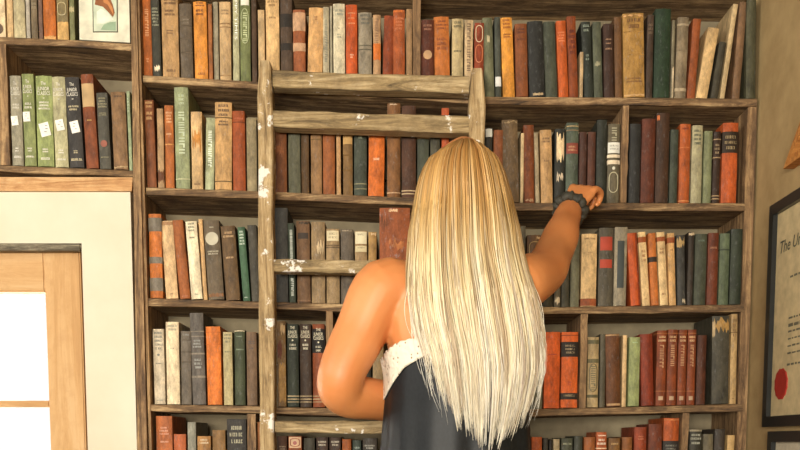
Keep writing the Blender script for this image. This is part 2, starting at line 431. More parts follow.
def make_book(x0, x1, yt, tl, color, desc, det, S, place, group, yf=None, depth=None, wear=.35, yb=None):
    rnd = random.Random(int(x0*131+yt*17+S[0][1]*7))
    yf = yf or YF+.008+rnd.uniform(0, .008)
    pm = (x0+x1)/2
    def top_py(px):
        for (a, b) in zip(S, S[1:]):
            if a[0] <= px <= b[0] or b is S[-1] or px < a[0]:
                return a[1]+(b[1]-a[1])*(px-a[0])/(b[0]-a[0])
    def shelf_z(X):
        q = [W(a, b, YF) for a, b in S]
        for a, b in zip(q, q[1:]):
            if X <= b.x or b is q[-1]: return a.z+(b.z-a.z)*(X-a.x)/(b.x-a.x)
    pyb = yb if yb is not None else top_py(pm)
    Xb = W(pm, pyb, yf).x; w = (x1-x0-.9)/F*yf
    zb_ = shelf_z(Xb)
    Zt_ = W(pm, yt, yf).z
    if tl is None: Xt = Xb
    else: Xt = W(tl+(x1-x0)/2, yt, yf).x
    if tl is None and pyb > 460: Xb = Xt = W(pm, yt, yf).x
    lean = math.atan2(Xt-Xb, Zt_-zb_); h = (Zt_-zb_)/math.cos(lean)
    slope = 0
    lift = w/2*abs(math.sin(lean))+.0006+abs(w*.03)
    t = empty('book', (Xb, yf, zb_+lift), (0, lean, 0))
    h -= lift
    d = depth or rnd.uniform(.115, .145); d = min(d, YB-yf-.012)
    bg = min(.004, w*.14)
    bt = min(.0026, w*.12); zc = bt
    # cover: C-shaped section with rounded spine and grooved joints
    sec = []
    nS = 10
    for i in range(nS+1):
        x = -w/2+w*i/nS; sec.append((x, spine_y(x, w, bg)))
    jn = .006
    right = [(w/2-.0006, jn), (w/2, jn+.004), (w/2, d)]
    outer = [(-x, y) for x, y in right[::-1]]+sec+right
    inner = [(w/2-bt, d), (w/2-bt, bt+.001), (-w/2+bt, bt+.001), (-w/2+bt, d)]
    loop = outer+inner
    bm = bmesh.new(); crown = rnd.uniform(.0004, .0016)
    nz = 5; levels = []
    for k in range(nz+1):
        z = h*k/nz; L = []
        for i, (x, y) in enumerate(loop):
            dz = 0; dx = 0
            if k in (0, nz) and abs(y) < .004 and i < len(outer):   # softened head and tail of the spine
                dz = (-1 if k == nz else 1)*crown*(1-abs(2*x/w)**2)*.6
            wob = .0005*math.sin(k*2.1+x0)*(.5 if k else 0)
            L.append(bm.verts.new((x+wob, y, z+dz)))
        levels.append(L)
    n = len(loop)
    for a, b in zip(levels, levels[1:]):
        for k in range(n): bm.faces.new((a[k], a[(k+1) % n], b[(k+1) % n], b[k]))
    no = len(outer)
    for L, flip in ((levels[0], True), (levels[-1], False)):
        # left board, right board, spine cap
        o_, i_ = L[:no], L[no:]
        q1 = [o_[0], o_[1], o_[2], i_[2], i_[3]]; q2 = [o_[-3], o_[-2], o_[-1], i_[0], i_[1]]
        q3 = o_[2:-2]+[i_[1], i_[2]]
        for q in (q1, q2, q3):
            bm.faces.new(q[::-1] if flip else q)
    bmesh.ops.recalc_face_normals(bm, faces=bm.faces)
    link('cover', bm, cloth(color, wear), t)
    bm = bmesh.new(); box(bm, -w/2+bt, w/2-bt, bt+.0012, d-.004, .003, h-.0035)
    link('pages', bm, paper(), t)
    def Z(py): return h*(pyb-py)/(pyb-yt)
    for dt in det:
        k = dt[0]
        if k == 'T':
            wf = dt[5] if len(dt) > 5 else .72
            ticks(w, bg, Z(dt[3]), Z(dt[2]), dt[4], plain(dt[1], .5), t, wf, rnd=rnd)
        elif k == 'B': patch(w, bg, max(.0005, Z(dt[3])), min(h-.0005, Z(dt[2])), cloth(dt[1], .2), t, 'band', 1.0)
        elif k == 'L': patch(w, bg, Z(dt[3]), Z(dt[2]), plain(dt[1], .7), t, 'spine_label', dt[4] if len(dt) > 4 else .86)
        elif k == 'P':
            xs = dt[4] if len(dt) > 4 else (-.5, .5)
            patch(w, bg, Z(dt[3]), min(h-.0005, Z(dt[2])), cloth(dt[1], .5), t, 'torn_patch', 1.0, jag=(Z(dt[2])-Z(dt[3]))*(dt[5] if len(dt) > 5 else .3), xs=(xs[0]*w*.98, xs[1]*w*.98), rnd=rnd)
        elif k == 'X':
            bm = text_mesh(dt[1], dt[4]/F*yf*1.35, w*(dt[5] if len(dt) > 5 else .8))
            bmesh.ops.transform(bm, matrix=Matrix.Translation((0, -bg-.0004, Z(dt[3]))) @ Matrix.Rotation(math.pi/2, 4, 'X'), verts=bm.verts)
            link('title', bm, plain(dt[2], .5), t)
        elif k == 'XV':
            bm = text_mesh(dt[1], w*.62, (dt[4]-dt[3])/F*yf)
            bmesh.ops.transform(bm, matrix=Matrix.Translation((0, -bg-.0004, Z((dt[3]+dt[4])/2))) @ Matrix.Rotation(math.pi/2, 4, 'X') @ Matrix.Rotation(-math.pi/2, 4, 'Z'), verts=bm.verts)
            link('title', bm, plain(dt[2], .5), t)
        elif k == 'VT': vticks(w, bg, Z(dt[3]), Z(dt[2]), plain(dt[1], .5), t, rnd)
        elif k == 'O':
            bm = bmesh.new(); R = dt[3]/F*yf; zc = Z(dt[2]); y = -bg-.0004
            bmesh.ops.create_circle(bm, cap_ends=True, segments=20, radius=R)
            bmesh.ops.transform(bm, matrix=Matrix.Translation((0, y-.0004, zc)) @ Matrix.Rotation(math.pi/2, 4, 'X'), verts=bm.verts)
            rr = bmesh.ops.extrude_face_region(bm, geom=bm.faces[:]); bmesh.ops.translate(bm, vec=(0, .002, 0), verts=[v for v in rr['geom'] if isinstance(v, bmesh.types.BMVert)])
            link('emblem', bm, plain(dt[1], .5), t)
        elif k == 'OV':
            bm = bmesh.new(); zc = (Z(dt[2])+Z(dt[3]))/2; hh = (Z(dt[2])-Z(dt[3]))/2; ww = w*.36; y = -bg-.0002
            pts = [(ww*math.copysign(min(1, abs(math.cos(a))*1.0), math.cos(a)), zc+hh*math.copysign(abs(math.sin(a))**.45, math.sin(a))) for a in [2*math.pi*i/28 for i in range(28)]]
            tube(bm, [(x, y, z) for x, z in pts+pts[:1]], [.0009]*29, 5)
            link('emblem', bm, plain(dt[1], .5), t)
        elif k == 'S':
            bm = bmesh.new(); zc = Z(dt[1]); s = w*.30; y = -bg-.0006
            c, sn = math.cos(dt[2]), math.sin(dt[2])
            q = [(-s, -s*1.35), (s, -s*1.35), (s, s*1.35), (-s, s*1.35)]
            prism_y(bm, [(a*c-b*sn+dt[3]*w, zc+a*sn+b*c) for a, b in q], y-.0003, y+.002)
            st = link('sticker', bm, plain('ece8dc', .7), t)
            bm = bmesh.new()
            for i in range(3): a0 = rnd.uniform(-s*.6, s*.2); box(bm, a0+dt[3]*w, a0+s*.5+dt[3]*w, y-.0007, y, zc+s*(.7-.6*i), zc+s*(.82-.6*i))
            link('handwriting', bm, plain('5a564c', .7), st)
        elif k == 'R':
            bm = bmesh.new(); z = Z(dt[1]); pts = [(-w/2+w*i/8, spine_y(-w/2+w*i/8, w, bg)+.0004, z) for i in range(9)]
            tube(bm, pts, [.0015]*9, 6); link('raised_band', bm, cloth(color, wear), t)
    lab = desc+' '+place
    tag(t, lab, 'book', group)
    return t

LABS = {}
def row(S, place, group, books, **kw):
    for bk in books:
        x0, x1, yt, tl, col, desc = bk[:6]; det = bk[6] if len(bk) > 6 else []; ex = bk[7] if len(bk) > 7 else {}
        t = make_book(x0, x1, yt, tl, col, desc, det, S, ex.pop('place', place) if ex else place, group, **{**kw, **ex})
        n = len(t['label'].split())
        if t['label'] in LABS or n > 16 or n < 4: print('LABEL PROBLEM', n, t['label'])
        LABS[t['label']] = 1
CR = 'd8c9a0'; WT = 'e2dccb'; DK = '3a2e24'; GD = 'c8a35a'; PG = 'b9c2a2'

row(L1, 'on top shelf above the window', 'old books on the top shelf above the window', [
 (-9, 6, -14, None, 'd9cfb4', 'cream book with a brown oval at its foot', [('O', '5e4a3a', 27, 5.2)]),
 (7.5, 14, -12, None, 'cdb285', 'narrow tan book left of the wide sage one'),
 (14.3, 26, -16, None, 'aeb092', 'wide pale sage book'),
 (26.5, 31, -13, None, 'a5adac', 'thin pale blue-grey book'),
 (31.7, 38.3, -10, None, '6d6351', 'grey-brown book beside the thin pale blue one', [('T', '9a8c72', 2, 8, 2)]),
 (39, 43.5, -9, None, '6e5650', 'thin dark mauve book left of the orange one'),
 (44, 56.5, -16, None, 'c05a2c', 'orange-red book with pale worn foot', [('P', 'd99a6c', 33, 38.6)]),
 (57.5, 69, -16, None, 'cfa760', 'mustard yellow book with grey patterned upper half', [('P', '7d7552', -15, 21, (-.5, .5), .03), ('OV', 'c9b98c', 2, 14)]),
 (70, 75.5, -9, None, '6c7a52', 'thin mottled green book beside the matted picture', [('P', 'a8ab84', 5, 12)]),
], yf=YF+.02)
JN = lambda c, y, : [('X', 'The', c, y+8, 3.2, .3), ('X', 'JUNIOR', c, y+13.5, 3.6, .72), ('X', 'CLASSICS', c, y+18, 3.6, .8), ('T', c, y+22, y+24, 1, .12)]
row(L2, 'on lower shelf above the window', 'old books on the lower shelf above the window', [
 (12.5, 24, 76, 9.5, '8c9488', 'grey-green classics volume with white sticker, leftmost', JN(WT, 76)+[('T', WT, 104, 109, 2), ('S', 121, .12, -.12), ('T', WT, 148, 152, 2, .4), ('T', WT, 156, 160, 1)]),
 (25, 37, 74, 21.5, '748f58', 'mid-green classics volume, second from the left end', JN(WT, 74)+[('T', WT, 103, 109, 2), ('S', 117, .06, -.16), ('T', WT, 148, 152, 2, .4), ('T', WT, 156, 159, 1)]),
 (38, 54.5, 76, 35.5, '7f9f60', 'widest bright green classics volume', JN(WT, 76)+[('T', WT, 102, 110, 3), ('S', 130, .25, .02), ('T', WT, 149, 153, 2, .4), ('T', WT, 158, 162, 1)]),
 (55.5, 69, 77, 51.5, 'a0ab8c', 'pale sage classics volume with white sticker', JN(WT, 77)+[('S', 125.5, .2, 0.02), ('T', WT, 150, 154, 2, .4), ('T', WT, 159, 162, 1)]),
 (70, 84.5, 77.5, 64.5, '343639', 'charcoal classics volume with white sticker', JN(WT, 77)+[('T', CR, 106, 111, 2), ('S', 127.5, .2, .05), ('T', CR, 151, 154, 2, .4), ('T', CR, 159, 163, 1)]),
 (86.5, 99, 74.5, 80.5, '82402a', 'tall maroon book with tan label', [('L', 'b39468', 84, 107, .98), ('T', GD, 120, 122, 1, .4)]),
 (100, 111.5, 93, 96, '474c48', 'dark slate book with faded gilt title and red dots', [('T', '9a9270', 98, 108, 4), ('T', '9a9270', 113, 116, 2), ('O', '8a4a34', 144, 3.2), ('T', '9a9270', 157, 159, 1)]),
 (114, 128.5, 92, 110.5, '7f6040', 'brown book with frayed foot', [('P', 'b39e78', 166, 169, (-.5, .5), .6), ('T', '55402a', 96, 99, 1)]),
 (129.2, 133, 91, 126, '7fa384', 'thin mint green book against the wooden post', [('T', PG, 98, 112, 5, .5)]),
], yf=YF+.006)
TL = 'on top shelf left of ladder'; G1 = 'old hardbacks on the top bookcase shelf'
row(S1, TL, G1, [
 (143.8, 152.8, -12, 141.6, 'b5522c', 'orange-red book with gilt vertical title', [('VT', 'd8a070', 9, 34), ('T', 'd8a070', 57, 61, 2, .3)]),
 (153, 162, -2, 150, '353a34', 'black-green book with white tag at foot', [('T', '9a9a80', 8, 26, 6), ('P', WT, 64, 71, (-.3, .35), .5)]),
 (163, 179.5, -9, 161, 'b08c5c', 'wide tan book with brown lettering', [('T', '6a4a2c', -1, 5, 2), ('T', '6a4a2c', 10, 16, 2), ('T', '7a5a3c', 30, 34, 2, .5), ('T', '6a4a2c', 69, 73, 1)]),
 (181, 193.5, 4, 179, '5c554b', 'charcoal brown ribbed book', [('R', 17), ('R', 26), ('R', 38), ('R', 52), ('T', '8a7c68', 19, 24, 2)]),
 (195, 208.3, 2, 193, 'd8863a', 'bright orange book with brown title lines', [('T', '6e3c1c', 3, 7, 2), ('T', '6e3c1c', 10, 16, 2, .8), ('T', '8e5424', 72, 76, 1)]),
 (208.8, 213.3, 4, None, '9a5a38', 'thin red-brown book'),
 (214, 219.5, 2, 212.5, '868a7c', 'thin grey-green book'),
 (220, 231.5, 2, 219, 'b89d74', 'tan book with two dark rules', [('B', '8c6e48', 23, 24.2), ('B', '8c6e48', 26.5, 27.5), ('T', '8c7250', 10, 15, 2), ('B', '947650', 74, 75)]),
 (233, 239.8, -12, 232.5, '9fae90', 'pale green book with white vertical lettering', [('XV', 'HAPPY TIMES', 'eef0e4', -10, 37)]),
 (240.5, 251, -8, 239.5, '5f7549', 'green book with oval frame on its spine', [('OV', 'b8bf92', 9, 43), ('VT', 'b8bf92', 13, 40), ('L', 'dcd8c6', -4, 5.5, .8)]),
 (252, 257.5, -5, None, '4c3530', 'dark maroon book just before the ladder rail'),
])
row(S1, 'on top shelf above ladder rungs', G1, [
 (258.5, 265.5, 10, None, 'bda57c', 'pale tan book behind the left rail'),
 (266.5, 280, -9, None, 'cfae7a', 'tall light tan book next to the left rail', [('T', '8a6a3e', 1, 7, 2), ('T', '8a6a3e', 17, 20, 1)]),
 (281, 293, -6, None, '4a3b31', 'tall dark brown book with black bands', [('B', '2c2825', 14, 27), ('B', '2c2825', 43, 50)]),
 (293.5, 305.8, 10, None, '9a5238', 'book patched in brick red and pale pink bands', [('B', 'ba9478', 13, 31), ('B', 'ba9478', 43, 51)]),
 (307, 322, 8, 309, 'c99c62', 'wide light tan book with small dark mark', [('T', '8a5a34', 17, 21, 2, .2)]),
 (323, 329.8, 7, None, 'a3a694', 'speckled grey-green book', [('VT', '6a6c60', 20, 60)]),
 (330, 333, 6, None, '8f9689', 'very thin blue-grey book'),
 (333.5, 345.3, 4, None, 'c3cab8', 'pale mint-white book', [('T', '8a8c7c', 10, 16, 2), ('T', '4a4a40', 28, 30, 1, .15), ('T', '8a8c7c', 34, 38, 2, .5)]),
 (346, 357.6, 5, None, 'c23c1e', 'bright red book with gilt lines', [('T', 'e0a070', 13, 15, 1), ('T', 'e0a070', 18, 19.5, 1), ('T', 'e0a070', 23, 25, 1), ('T', 'e6c0a0', 54, 58, 2, .3)]),
 (358.5, 372, 13, None, '85857a', 'grey book with dark title', [('T', '55554c', 15, 25, 3), ('B', '5c5c52', 45, 46), ('B', '5c5c52', 49, 50)]),
 (373, 381, 15, None, 'b08c68', 'tan book with an orange patch', [('P', 'd8602c', 43, 60, (-.5, .5), .05), ('VT', '7a5a40', 19, 40)]),
 (382, 392.5, 16, 384, '8a3020', 'dark crimson book'),
 (393, 405, 10, None, 'a8452a', 'red-brown book with torn top, right of the crimson one', [('T', 'c8784c', 18, 30, 4), ('P', 'c8582e', 10.5, 13)]),
 (405.8, 412.5, 9, None, '937552', 'thin light brown book against the divider'),
], yf=YF+.01)
row(S1, 'on top shelf right of divider', G1, [
 (421, 434, 20, None, '5c2420', 'dark maroon book with round gilt emblem', [('O', 'b08a62', 55, 4.2), ('T', '9a6a50', 25, 31, 2)]),
 (435, 450.3, 17, 433.5, 'b5622f', 'wide rust orange book', [('T', '7a3c1c', 21, 30, 3), ('T', '7a3c1c', 38, 50, 3)]),
 (451.5, 463, 19, None, 'a9a07a', 'pale olive cream book', [('T', '605a40', 22, 28, 2), ('T', '605a40', 50, 53, 1)]),
 (464, 472.8, 20, None, 'b9a684', 'cream book with dark speckled pattern', [('VT', '4c3424', 24, 70)]),
 (473.8, 483.5, 23, None, '8c2a20', 'ornate red book with cream edges', [('OV', 'd8c4a0', 26, 42), ('OV', 'c87a50', 45, 62)]),
 (484.5, 494.8, 18, 482, '5f6c54', 'grey-green book, second left of the orange one', [('P', 'a9ac90', 35, 43, (-.1, .2), .3)]),
 (495.2, 501.6, 17, 494, '3c4a46', 'thin dark green book with white label low down', [('L', 'e2e2dc', 76, 85.5, .98)]),
 (503, 515, 18, 500, 'e0913a', 'bright orange book with brown title', [('T', '8a4a1c', 20, 29, 3), ('T', '8a4a1c', 34, 38, 2, .6)]),
 (516, 528.3, 24, 514.5, '82452c', 'red-brown book right of the bright orange one', [('T', '5a2c1c', 29, 34, 2), ('T', '5a2c1c', 39, 42, 1)]),
 (529.5, 545, 21.5, 527, '22282a', 'wide black book with page edge showing at foot', [('P', 'b8a888', 92.5, 96, (-.3, .4), .3)]),
 (545.5, 557.8, 22, 542.5, '3b4a40', 'dark grey-green book left of the scarlet one'),
 (558.7, 568.7, 21, 555.6, 'c4451f', 'bright scarlet book', [('T', 'e08a5c', 32, 42, 4)]),
 (569, 578.5, 16.5, 566, '86331e', 'brick red book with torn side', [('T', '5c2014', 30, 54, 5)]),
 (579, 583, 52, None, 'b5a07c', 'thin torn buff book beside the brick red one', [], {'wear': .8}),
 (584, 593.7, 22, 580.5, '26332f', 'black-green book with small gilt marks', [('T', '8a9484', 25, 32, 2), ('T', '8a9484', 54, 60, 2, .35)]),
 (594, 603, 22, 592, '4a5a4c', 'weathered green book with pale spots', [('P', '8f9a84', 60, 66, (-.35, .3), .4)]),
 (604, 614, 24, 603, '3e2725', 'dark maroon book with gilt title lines', [('T', 'b08a6a', 39, 41, 1), ('T', 'b08a6a', 43, 45, 1), ('T', 'b08a6a', 48, 51, 1)]),
 (614.8, 622.6, 17, 613.5, '6a4632', 'plain brown book left of the broad leather one'),
 (623.8, 644.6, 13.5, 622.5, 'ae7c42', 'broad tan leather book with frayed head', [('R', 32), ('R', 55), ('T', '6b4526', 19, 29, 2), ('T', '7b5530', 78, 83, 2), ('P', 'c89a64', 14, 18, (-.5, .5), .6), ('P', 'd0aa74', 94, 97, (-.5, .5), .4)], {'wear': .6}),
 (645.3, 652.3, 15, None, '45362d', 'dark brown book right of the broad leather one', [('T', '77634e', 24, 34, 3)]),
 (653.2, 669, 9, None, '173a28', 'tall deep green book'),
 (669.8, 673.6, 20, None, '6e705f', 'thin grey book with white lower strip', [('P', 'c6c2ac', 65, 97, (-.1, .5), .1)]),
 (674, 685.6, 17.5, 677.5, '7d7563', 'grey book with raised bands', [('B', 'a39c88', 24, 26), ('R', 50), ('B', 'a39c88', 87, 90)]),
 (686.3, 694.8, 19, 693, '95492b', 'leaning brick brown book'),
 (695.5, 707, 28, 708, 'c9ad7b', 'leaning cream book'),
 (710, 717.5, 42, 719.5, '3c3d33', 'leaning dark olive book behind the tall white one'),
 (719, 724.5, 4, 733, 'bfae86', 'tall thin cream-white book leaning far over'),
 (731.5, 739.5, 2, 739.5, '7c5d42', 'tall brown book leaning against the last green one'),
 (745.5, 755.5, 0, 746.5, '454b38', 'tall dark olive book at the far right end'),
])
TM = 'on second shelf left of ladder'; G2 = 'old hardbacks on the second bookcase shelf'
row(S2, TM, G2, [
 (147.3, 157, 100, 143.8, '7f4630', 'red-brown book with slanted gilt title', [('T', 'd0a468', 102, 108, 2, .8), ('T', 'd0a468', 112, 120, 2, .8)]),
 (158, 164.8, 108.5, 156.5, 'a98b66', 'thin pale tan book', [('P', '6d3c28', 168, 183, (-.5, .5), .3)]),
 (165.5, 174.8, 105.5, 164, 'b25f31', 'orange-brown book with three title lines', [('T', 'e0b080', 112, 123, 4), ('T', 'e0b080', 133, 136, 1), ('B', 'd09060', 143.5, 144.5)]),
 (176, 190.3, 87.5, 174, '7f9a78', 'tallest pale green book', [('VT', PG, 112, 150), ('T', PG, 95, 105, 3, .4), ('B', 'a5b698', 178, 179)]),
 (192, 203.3, 112, 190.5, 'c2a577', 'cream book with orange stain', [('P', 'c88140', 124, 155, (-.4, .4), .5), ('T', '7c5c34', 183, 186, 1)]),
 (205, 214.3, 118, 206, '93ab8c', 'short mint green book with vertical title', [('VT', 'dfe4cf', 131, 166)]),
 (215, 232, 102.5, 215, 'b9925a', 'broad tan book with framed title', [('T', '4c341e', 105, 117, 3, .8), ('T', '4c341e', 121, 126, 2, .7), ('B', '5c4226', 117.5, 118.5), ('B', '5c4226', 181, 182)]),
 (233, 246, 111, None, '96381e', 'deep red-brown book', [('B', '7a2c18', 122, 123), ('T', 'b8603c', 118, 121, 1)]),
 (247, 257.5, 118, None, '857f63', 'khaki grey book beside the ladder'),
])
row(S2, 'on second shelf behind ladder', G2, [
 (259, 266, 118, None, '5e4a38', 'brown book hidden by the left rail'),
 (274.3, 287.3, 122, None, '744028', 'mottled red-brown book next to the left rail', [('P', '94553a', 140, 160, (-.4, .3), .5)]),
 (288.5, 300.8, 121, None, '586456', 'grey-green book'),
 (301.3, 309.5, 121, None, '5c4030', 'dark brown book right of the grey-green one'),
 (311, 322.3, 119, None, '94714a', 'light brown book with faint bands', [('B', '7c5a38', 134, 135), ('B', '7c5a38', 139, 140)]),
 (323, 335.3, 120, None, '93502f', 'rust brown book with cracked spine'),
 (336.3, 341.3, 122, None, 'b08a5c', 'thin tan book'),
 (343, 353, 118, None, '7a5638', 'spotted brown book with tan label', [('L', 'b89258', 131, 144, .98), ('R', 155), ('R', 170)]),
 (354, 367, 118, None, '34443c', 'dark green book with gilt foot lines', [('T', 'a0a588', 133, 139, 2, .4), ('B', '7c8468', 183, 184), ('B', '7c8468', 188, 189)]),
 (368, 384, 118, 369, 'd0561c', 'bright orange book with cream initials', [('T', 'f0c8a0', 158, 162, 1, .4)]),
 (387, 400.5, 103.5, None, '7a4e33', 'tall brown book topping the rung', [('B', 'c0a080', 136, 137.5), ('B', 'c0a080', 192, 193), ('P', 'd0c0a8', 104, 106, (-.3, .3), .5)]),
 (401.5, 416, 106, None, '4e2e24', 'tall dark brown book with black title label', [('B', '1f1a19', 131, 138), ('B', 'c0b090', 190, 191), ('B', 'c0b090', 193, 194)]),
 (417, 429, 128, None, '38463c', 'dark green book with tan top', [('B', 'a98a60', 131, 139)]),
 (430, 440, 130, None, '42473c', 'dark olive book left of the woman\'s head'),
 (441, 449, 108, None, 'a83a28', 'narrow bright red book above the woman\'s head'),
 (450, 460, 124, None, '5c4434', 'brown book above the woman\'s head'),
 (461, 472, 128, None, '37342f', 'near-black book above the woman\'s head'),
], yf=YF+.012)
row(S2, 'on second shelf right of woman', G2, [
 (484.5, 492, 128, None, '2c2f2c', 'black book with white label near its top', [('L', 'd8d8cc', 129, 137, .95)]),
 (493, 502.5, 130, None, '8c4c34', 'red-brown book beside the black labelled one'),
 (503.5, 519.5, 120, 501.5, '64523a', 'wide grey-brown leather book with ragged top', [('P', '9a8a6a', 120.5, 124, (-.5, .5), .7)], {'wear': .7}),
 (519.8, 523.6, 133, None, 'c2b28c', 'thin cream book'),
 (524, 534.8, 125, 523, '7d3621', 'brick red book with worn spine', [('P', 'b08a6a', 198, 202, (-.4, .4), .5)]),
 (535.3, 540, 133, 533.6, '99937a', 'thin pale grey book'),
 (541, 553, 130, 539.5, 'b5905e', 'tan book with brown ornament', [('T', '6e4f30', 138, 143, 2), ('T', '6e4f30', 160, 163, 1, .5)]),
 (553.7, 564.5, 129, None, '242a26', 'black book with torn cream upper spine', [('P', 'd9c7a4', 130, 163, (-.35, .4), .35), ('P', 'd5d0c0', 170, 182, (-.3, .35), .6)]),
 (565, 577.5, 123, None, '41584e', 'teal book with red title label', [('L', '7d3828', 143, 153.5, .98), ('T', 'cfa878', 146, 151, 2), ('B', 'a09068', 126, 127), ('B', '7a6c54', 130, 131)]),
 (578.3, 586, 132, None, '4a2a28', 'thin dark maroon book above the hand'),
 (586.5, 594.8, 132, None, '552f2a', 'second dark maroon book, just left of the black-green one'),
 (595.3, 605.8, 120, None, '26302a', 'tall black-green book'),
 (606.3, 618.8, 124, None, '5b5a4a', 'grey speckled book with white library labels', [('L', 'dcd9cb', 142.5, 153, .98), ('B', 'd5d2c4', 154.5, 157.5), ('B', 'd5d2c4', 160, 164), ('T', '4c4a40', 145, 150, 2), ('OV', 'c7bf9c', 172, 192), ('O', 'd8d4c0', 168, 1.5), ('VT', 'a29c80', 128, 140)]),
])
row(S2, 'on second shelf right of divider', G2, [
 (628, 639.6, 124, None, '24292b', 'black book against the divider'),
 (640, 653.8, 119, None, '5c2a20', 'broad maroon-brown book'),
 (654.5, 667.8, 113, None, '432a22', 'tallest dark brown book with torn red edge', [('P', 'c0573a', 115, 121, (-.5, -.3), .2)]),
 (668.6, 677, 129.5, None, '33443b', 'dark green book left of the orange-red one'),
 (677.8, 689, 124, None, 'b04424', 'orange-red book', [('T', '7c2c18', 128, 131, 1), ('B', 'c86a44', 147, 148), ('B', 'd08058', 200, 201)]),
 (690, 701, 125.5, None, '9aa286', 'pale sage book with dark title', [('T', '4c5040', 130, 145, 4)]),
 (702, 710.8, 131, None, '6d8262', 'plain sage green book'),
 (711.5, 719.2, 131.5, None, '38241f', 'dark brown book with gilt bands', [('B', 'a08a68', 139, 140), ('B', 'a08a68', 157, 158), ('B', 'a08a68', 195, 196), ('B', 'a08a68', 198, 199), ('T', 'a08a68', 144, 154, 3)]),
 (720.3, 736, 123, None, 'bb4121', 'broad vermilion book with dark title label', [('B', '33231c', 132, 153), ('T', 'b09a70', 136, 150, 3)]),
])
G3 = 'old hardbacks on the third bookcase shelf'
row(S3, 'on third shelf left of ladder', G3, [
 (150.3, 163.3, 214, 148.3, 'c86a30', 'book striped orange and grey', [('B', '6f706b', 218, 231.5), ('B', '6f706b', 257, 263.5), ('B', '6f706b', 278, 291)]),
 (166, 178.6, 221, 160.4, 'd0b48a', 'leaning cream book with brown head', [('P', 'a67c54', 221.5, 226, (-.5, .5), .2), ('T', '9a7850', 293, 296, 1, .4)]),
 (180, 190.8, 220, 172, '9a4a2c', 'leaning rust red book', [('T', 'c07850', 296, 297.5, 1)]),
 (191.3, 203, 221.5, 185, 'd5d8c4', 'leaning white book', [('T', '6a6a58', 223, 232, 3), ('T', '6a6a58', 237, 240, 1, .5), ('T', '8a8a74', 294, 297, 1, .4)]),
 (203.4, 208, 219, 198, 'c09c68', 'leaning thin tan book'),
 (208.6, 224.5, 220.5, 203, '5c5344', 'leaning grey-brown book with round emblem', [('O', 'b5ac92', 239, 6.3), ('T', 'c8bfa4', 227, 229, 1, .3), ('T', 'c8bfa4', 251, 255, 2, .8), ('P', '8a5a40', 293, 298, (-.5, .5), .3)]),
 (226, 240.5, 226, 220.3, '654836', 'leaning brown book with gilt rule', [('T', 'c09a68', 232, 238, 2), ('T', 'c09a68', 257, 260, 1, .8)]),
 (243, 250.8, 227, 237, '27634a', 'leaning emerald green book', [('T', 'c8d4c0', 231, 245, 5), ('T', 'c8d4c0', 297, 299, 1)]),
 (251.5, 261, 225, 247, '3f4039', 'leaning charcoal book beside the ladder'),
])
row(S3, 'on third shelf behind ladder', G3, [
 (274, 288.6, 208, 273, '363c3e', 'tall dark slate book'),
 (289.3, 296.3, 223, 287.3, '2e4238', 'dark green book with white vertical lettering', [('VT', 'd8dccc', 230, 258), ('VT', 'd8dccc', 278, 296)]),
 (297.3, 311, 221, 296, '6e5139', 'brown book with black title patch', [('L', '3c3026', 233, 239, .8), ('P', '423a30', 221.5, 225, (-.3, .5), .5), ('B', '8a6a50', 300, 301)]),
 (311.6, 325.6, 222, None, '8d7a5b', 'worn tan-grey book', [('P', 'c0b394', 240, 257, (-.1, .45), .5)], {'wear': .6}),
 (326.4, 340, 229, None, '96815e', 'tan book with cream title label', [('L', 'd0c29c', 231, 241, .9), ('T', '5c4a34', 233, 239, 2), ('B', '5c4a34', 245, 246), ('B', '5c4a34', 247, 248)]),
 (340.8, 354, 229.5, None, '57524a', 'dark grey book with torn head', [('P', '8a8474', 230, 232, (-.4, .4), .5)]),
 (354.8, 367.6, 231, None, '8d7653', 'brown book with cream title label', [('L', 'd4c8a4', 232, 244, .92), ('T', '5c4a34', 234, 237, 1), ('L', 'c8b88e', 246, 252, .92), ('T', '5c4a34', 247, 250, 1)]),
 (368.3, 377, 232, None, 'a4784c', 'short light brown book', [('P', 'c8b088', 232.5, 236, (-.2, .5), .5)]),
], yf=YF+.012)
row(S3, 'behind the woman\'s left shoulder', 'old hardbacks on the third bookcase shelf', [
 (379.5, 410, 208, None, '8f4524', 'large red-brown leather book, scratched,', [('P', 'c9a888', 209, 213, (-.2, .1), .4), ('P', '6b2f18', 212, 238, (-.45, -.2), .6), ('P', 'b0643c', 236, 252, (-.2, .3), .6)], {'wear': .7, 'yf': YF-.004, 'depth': .16}),
])
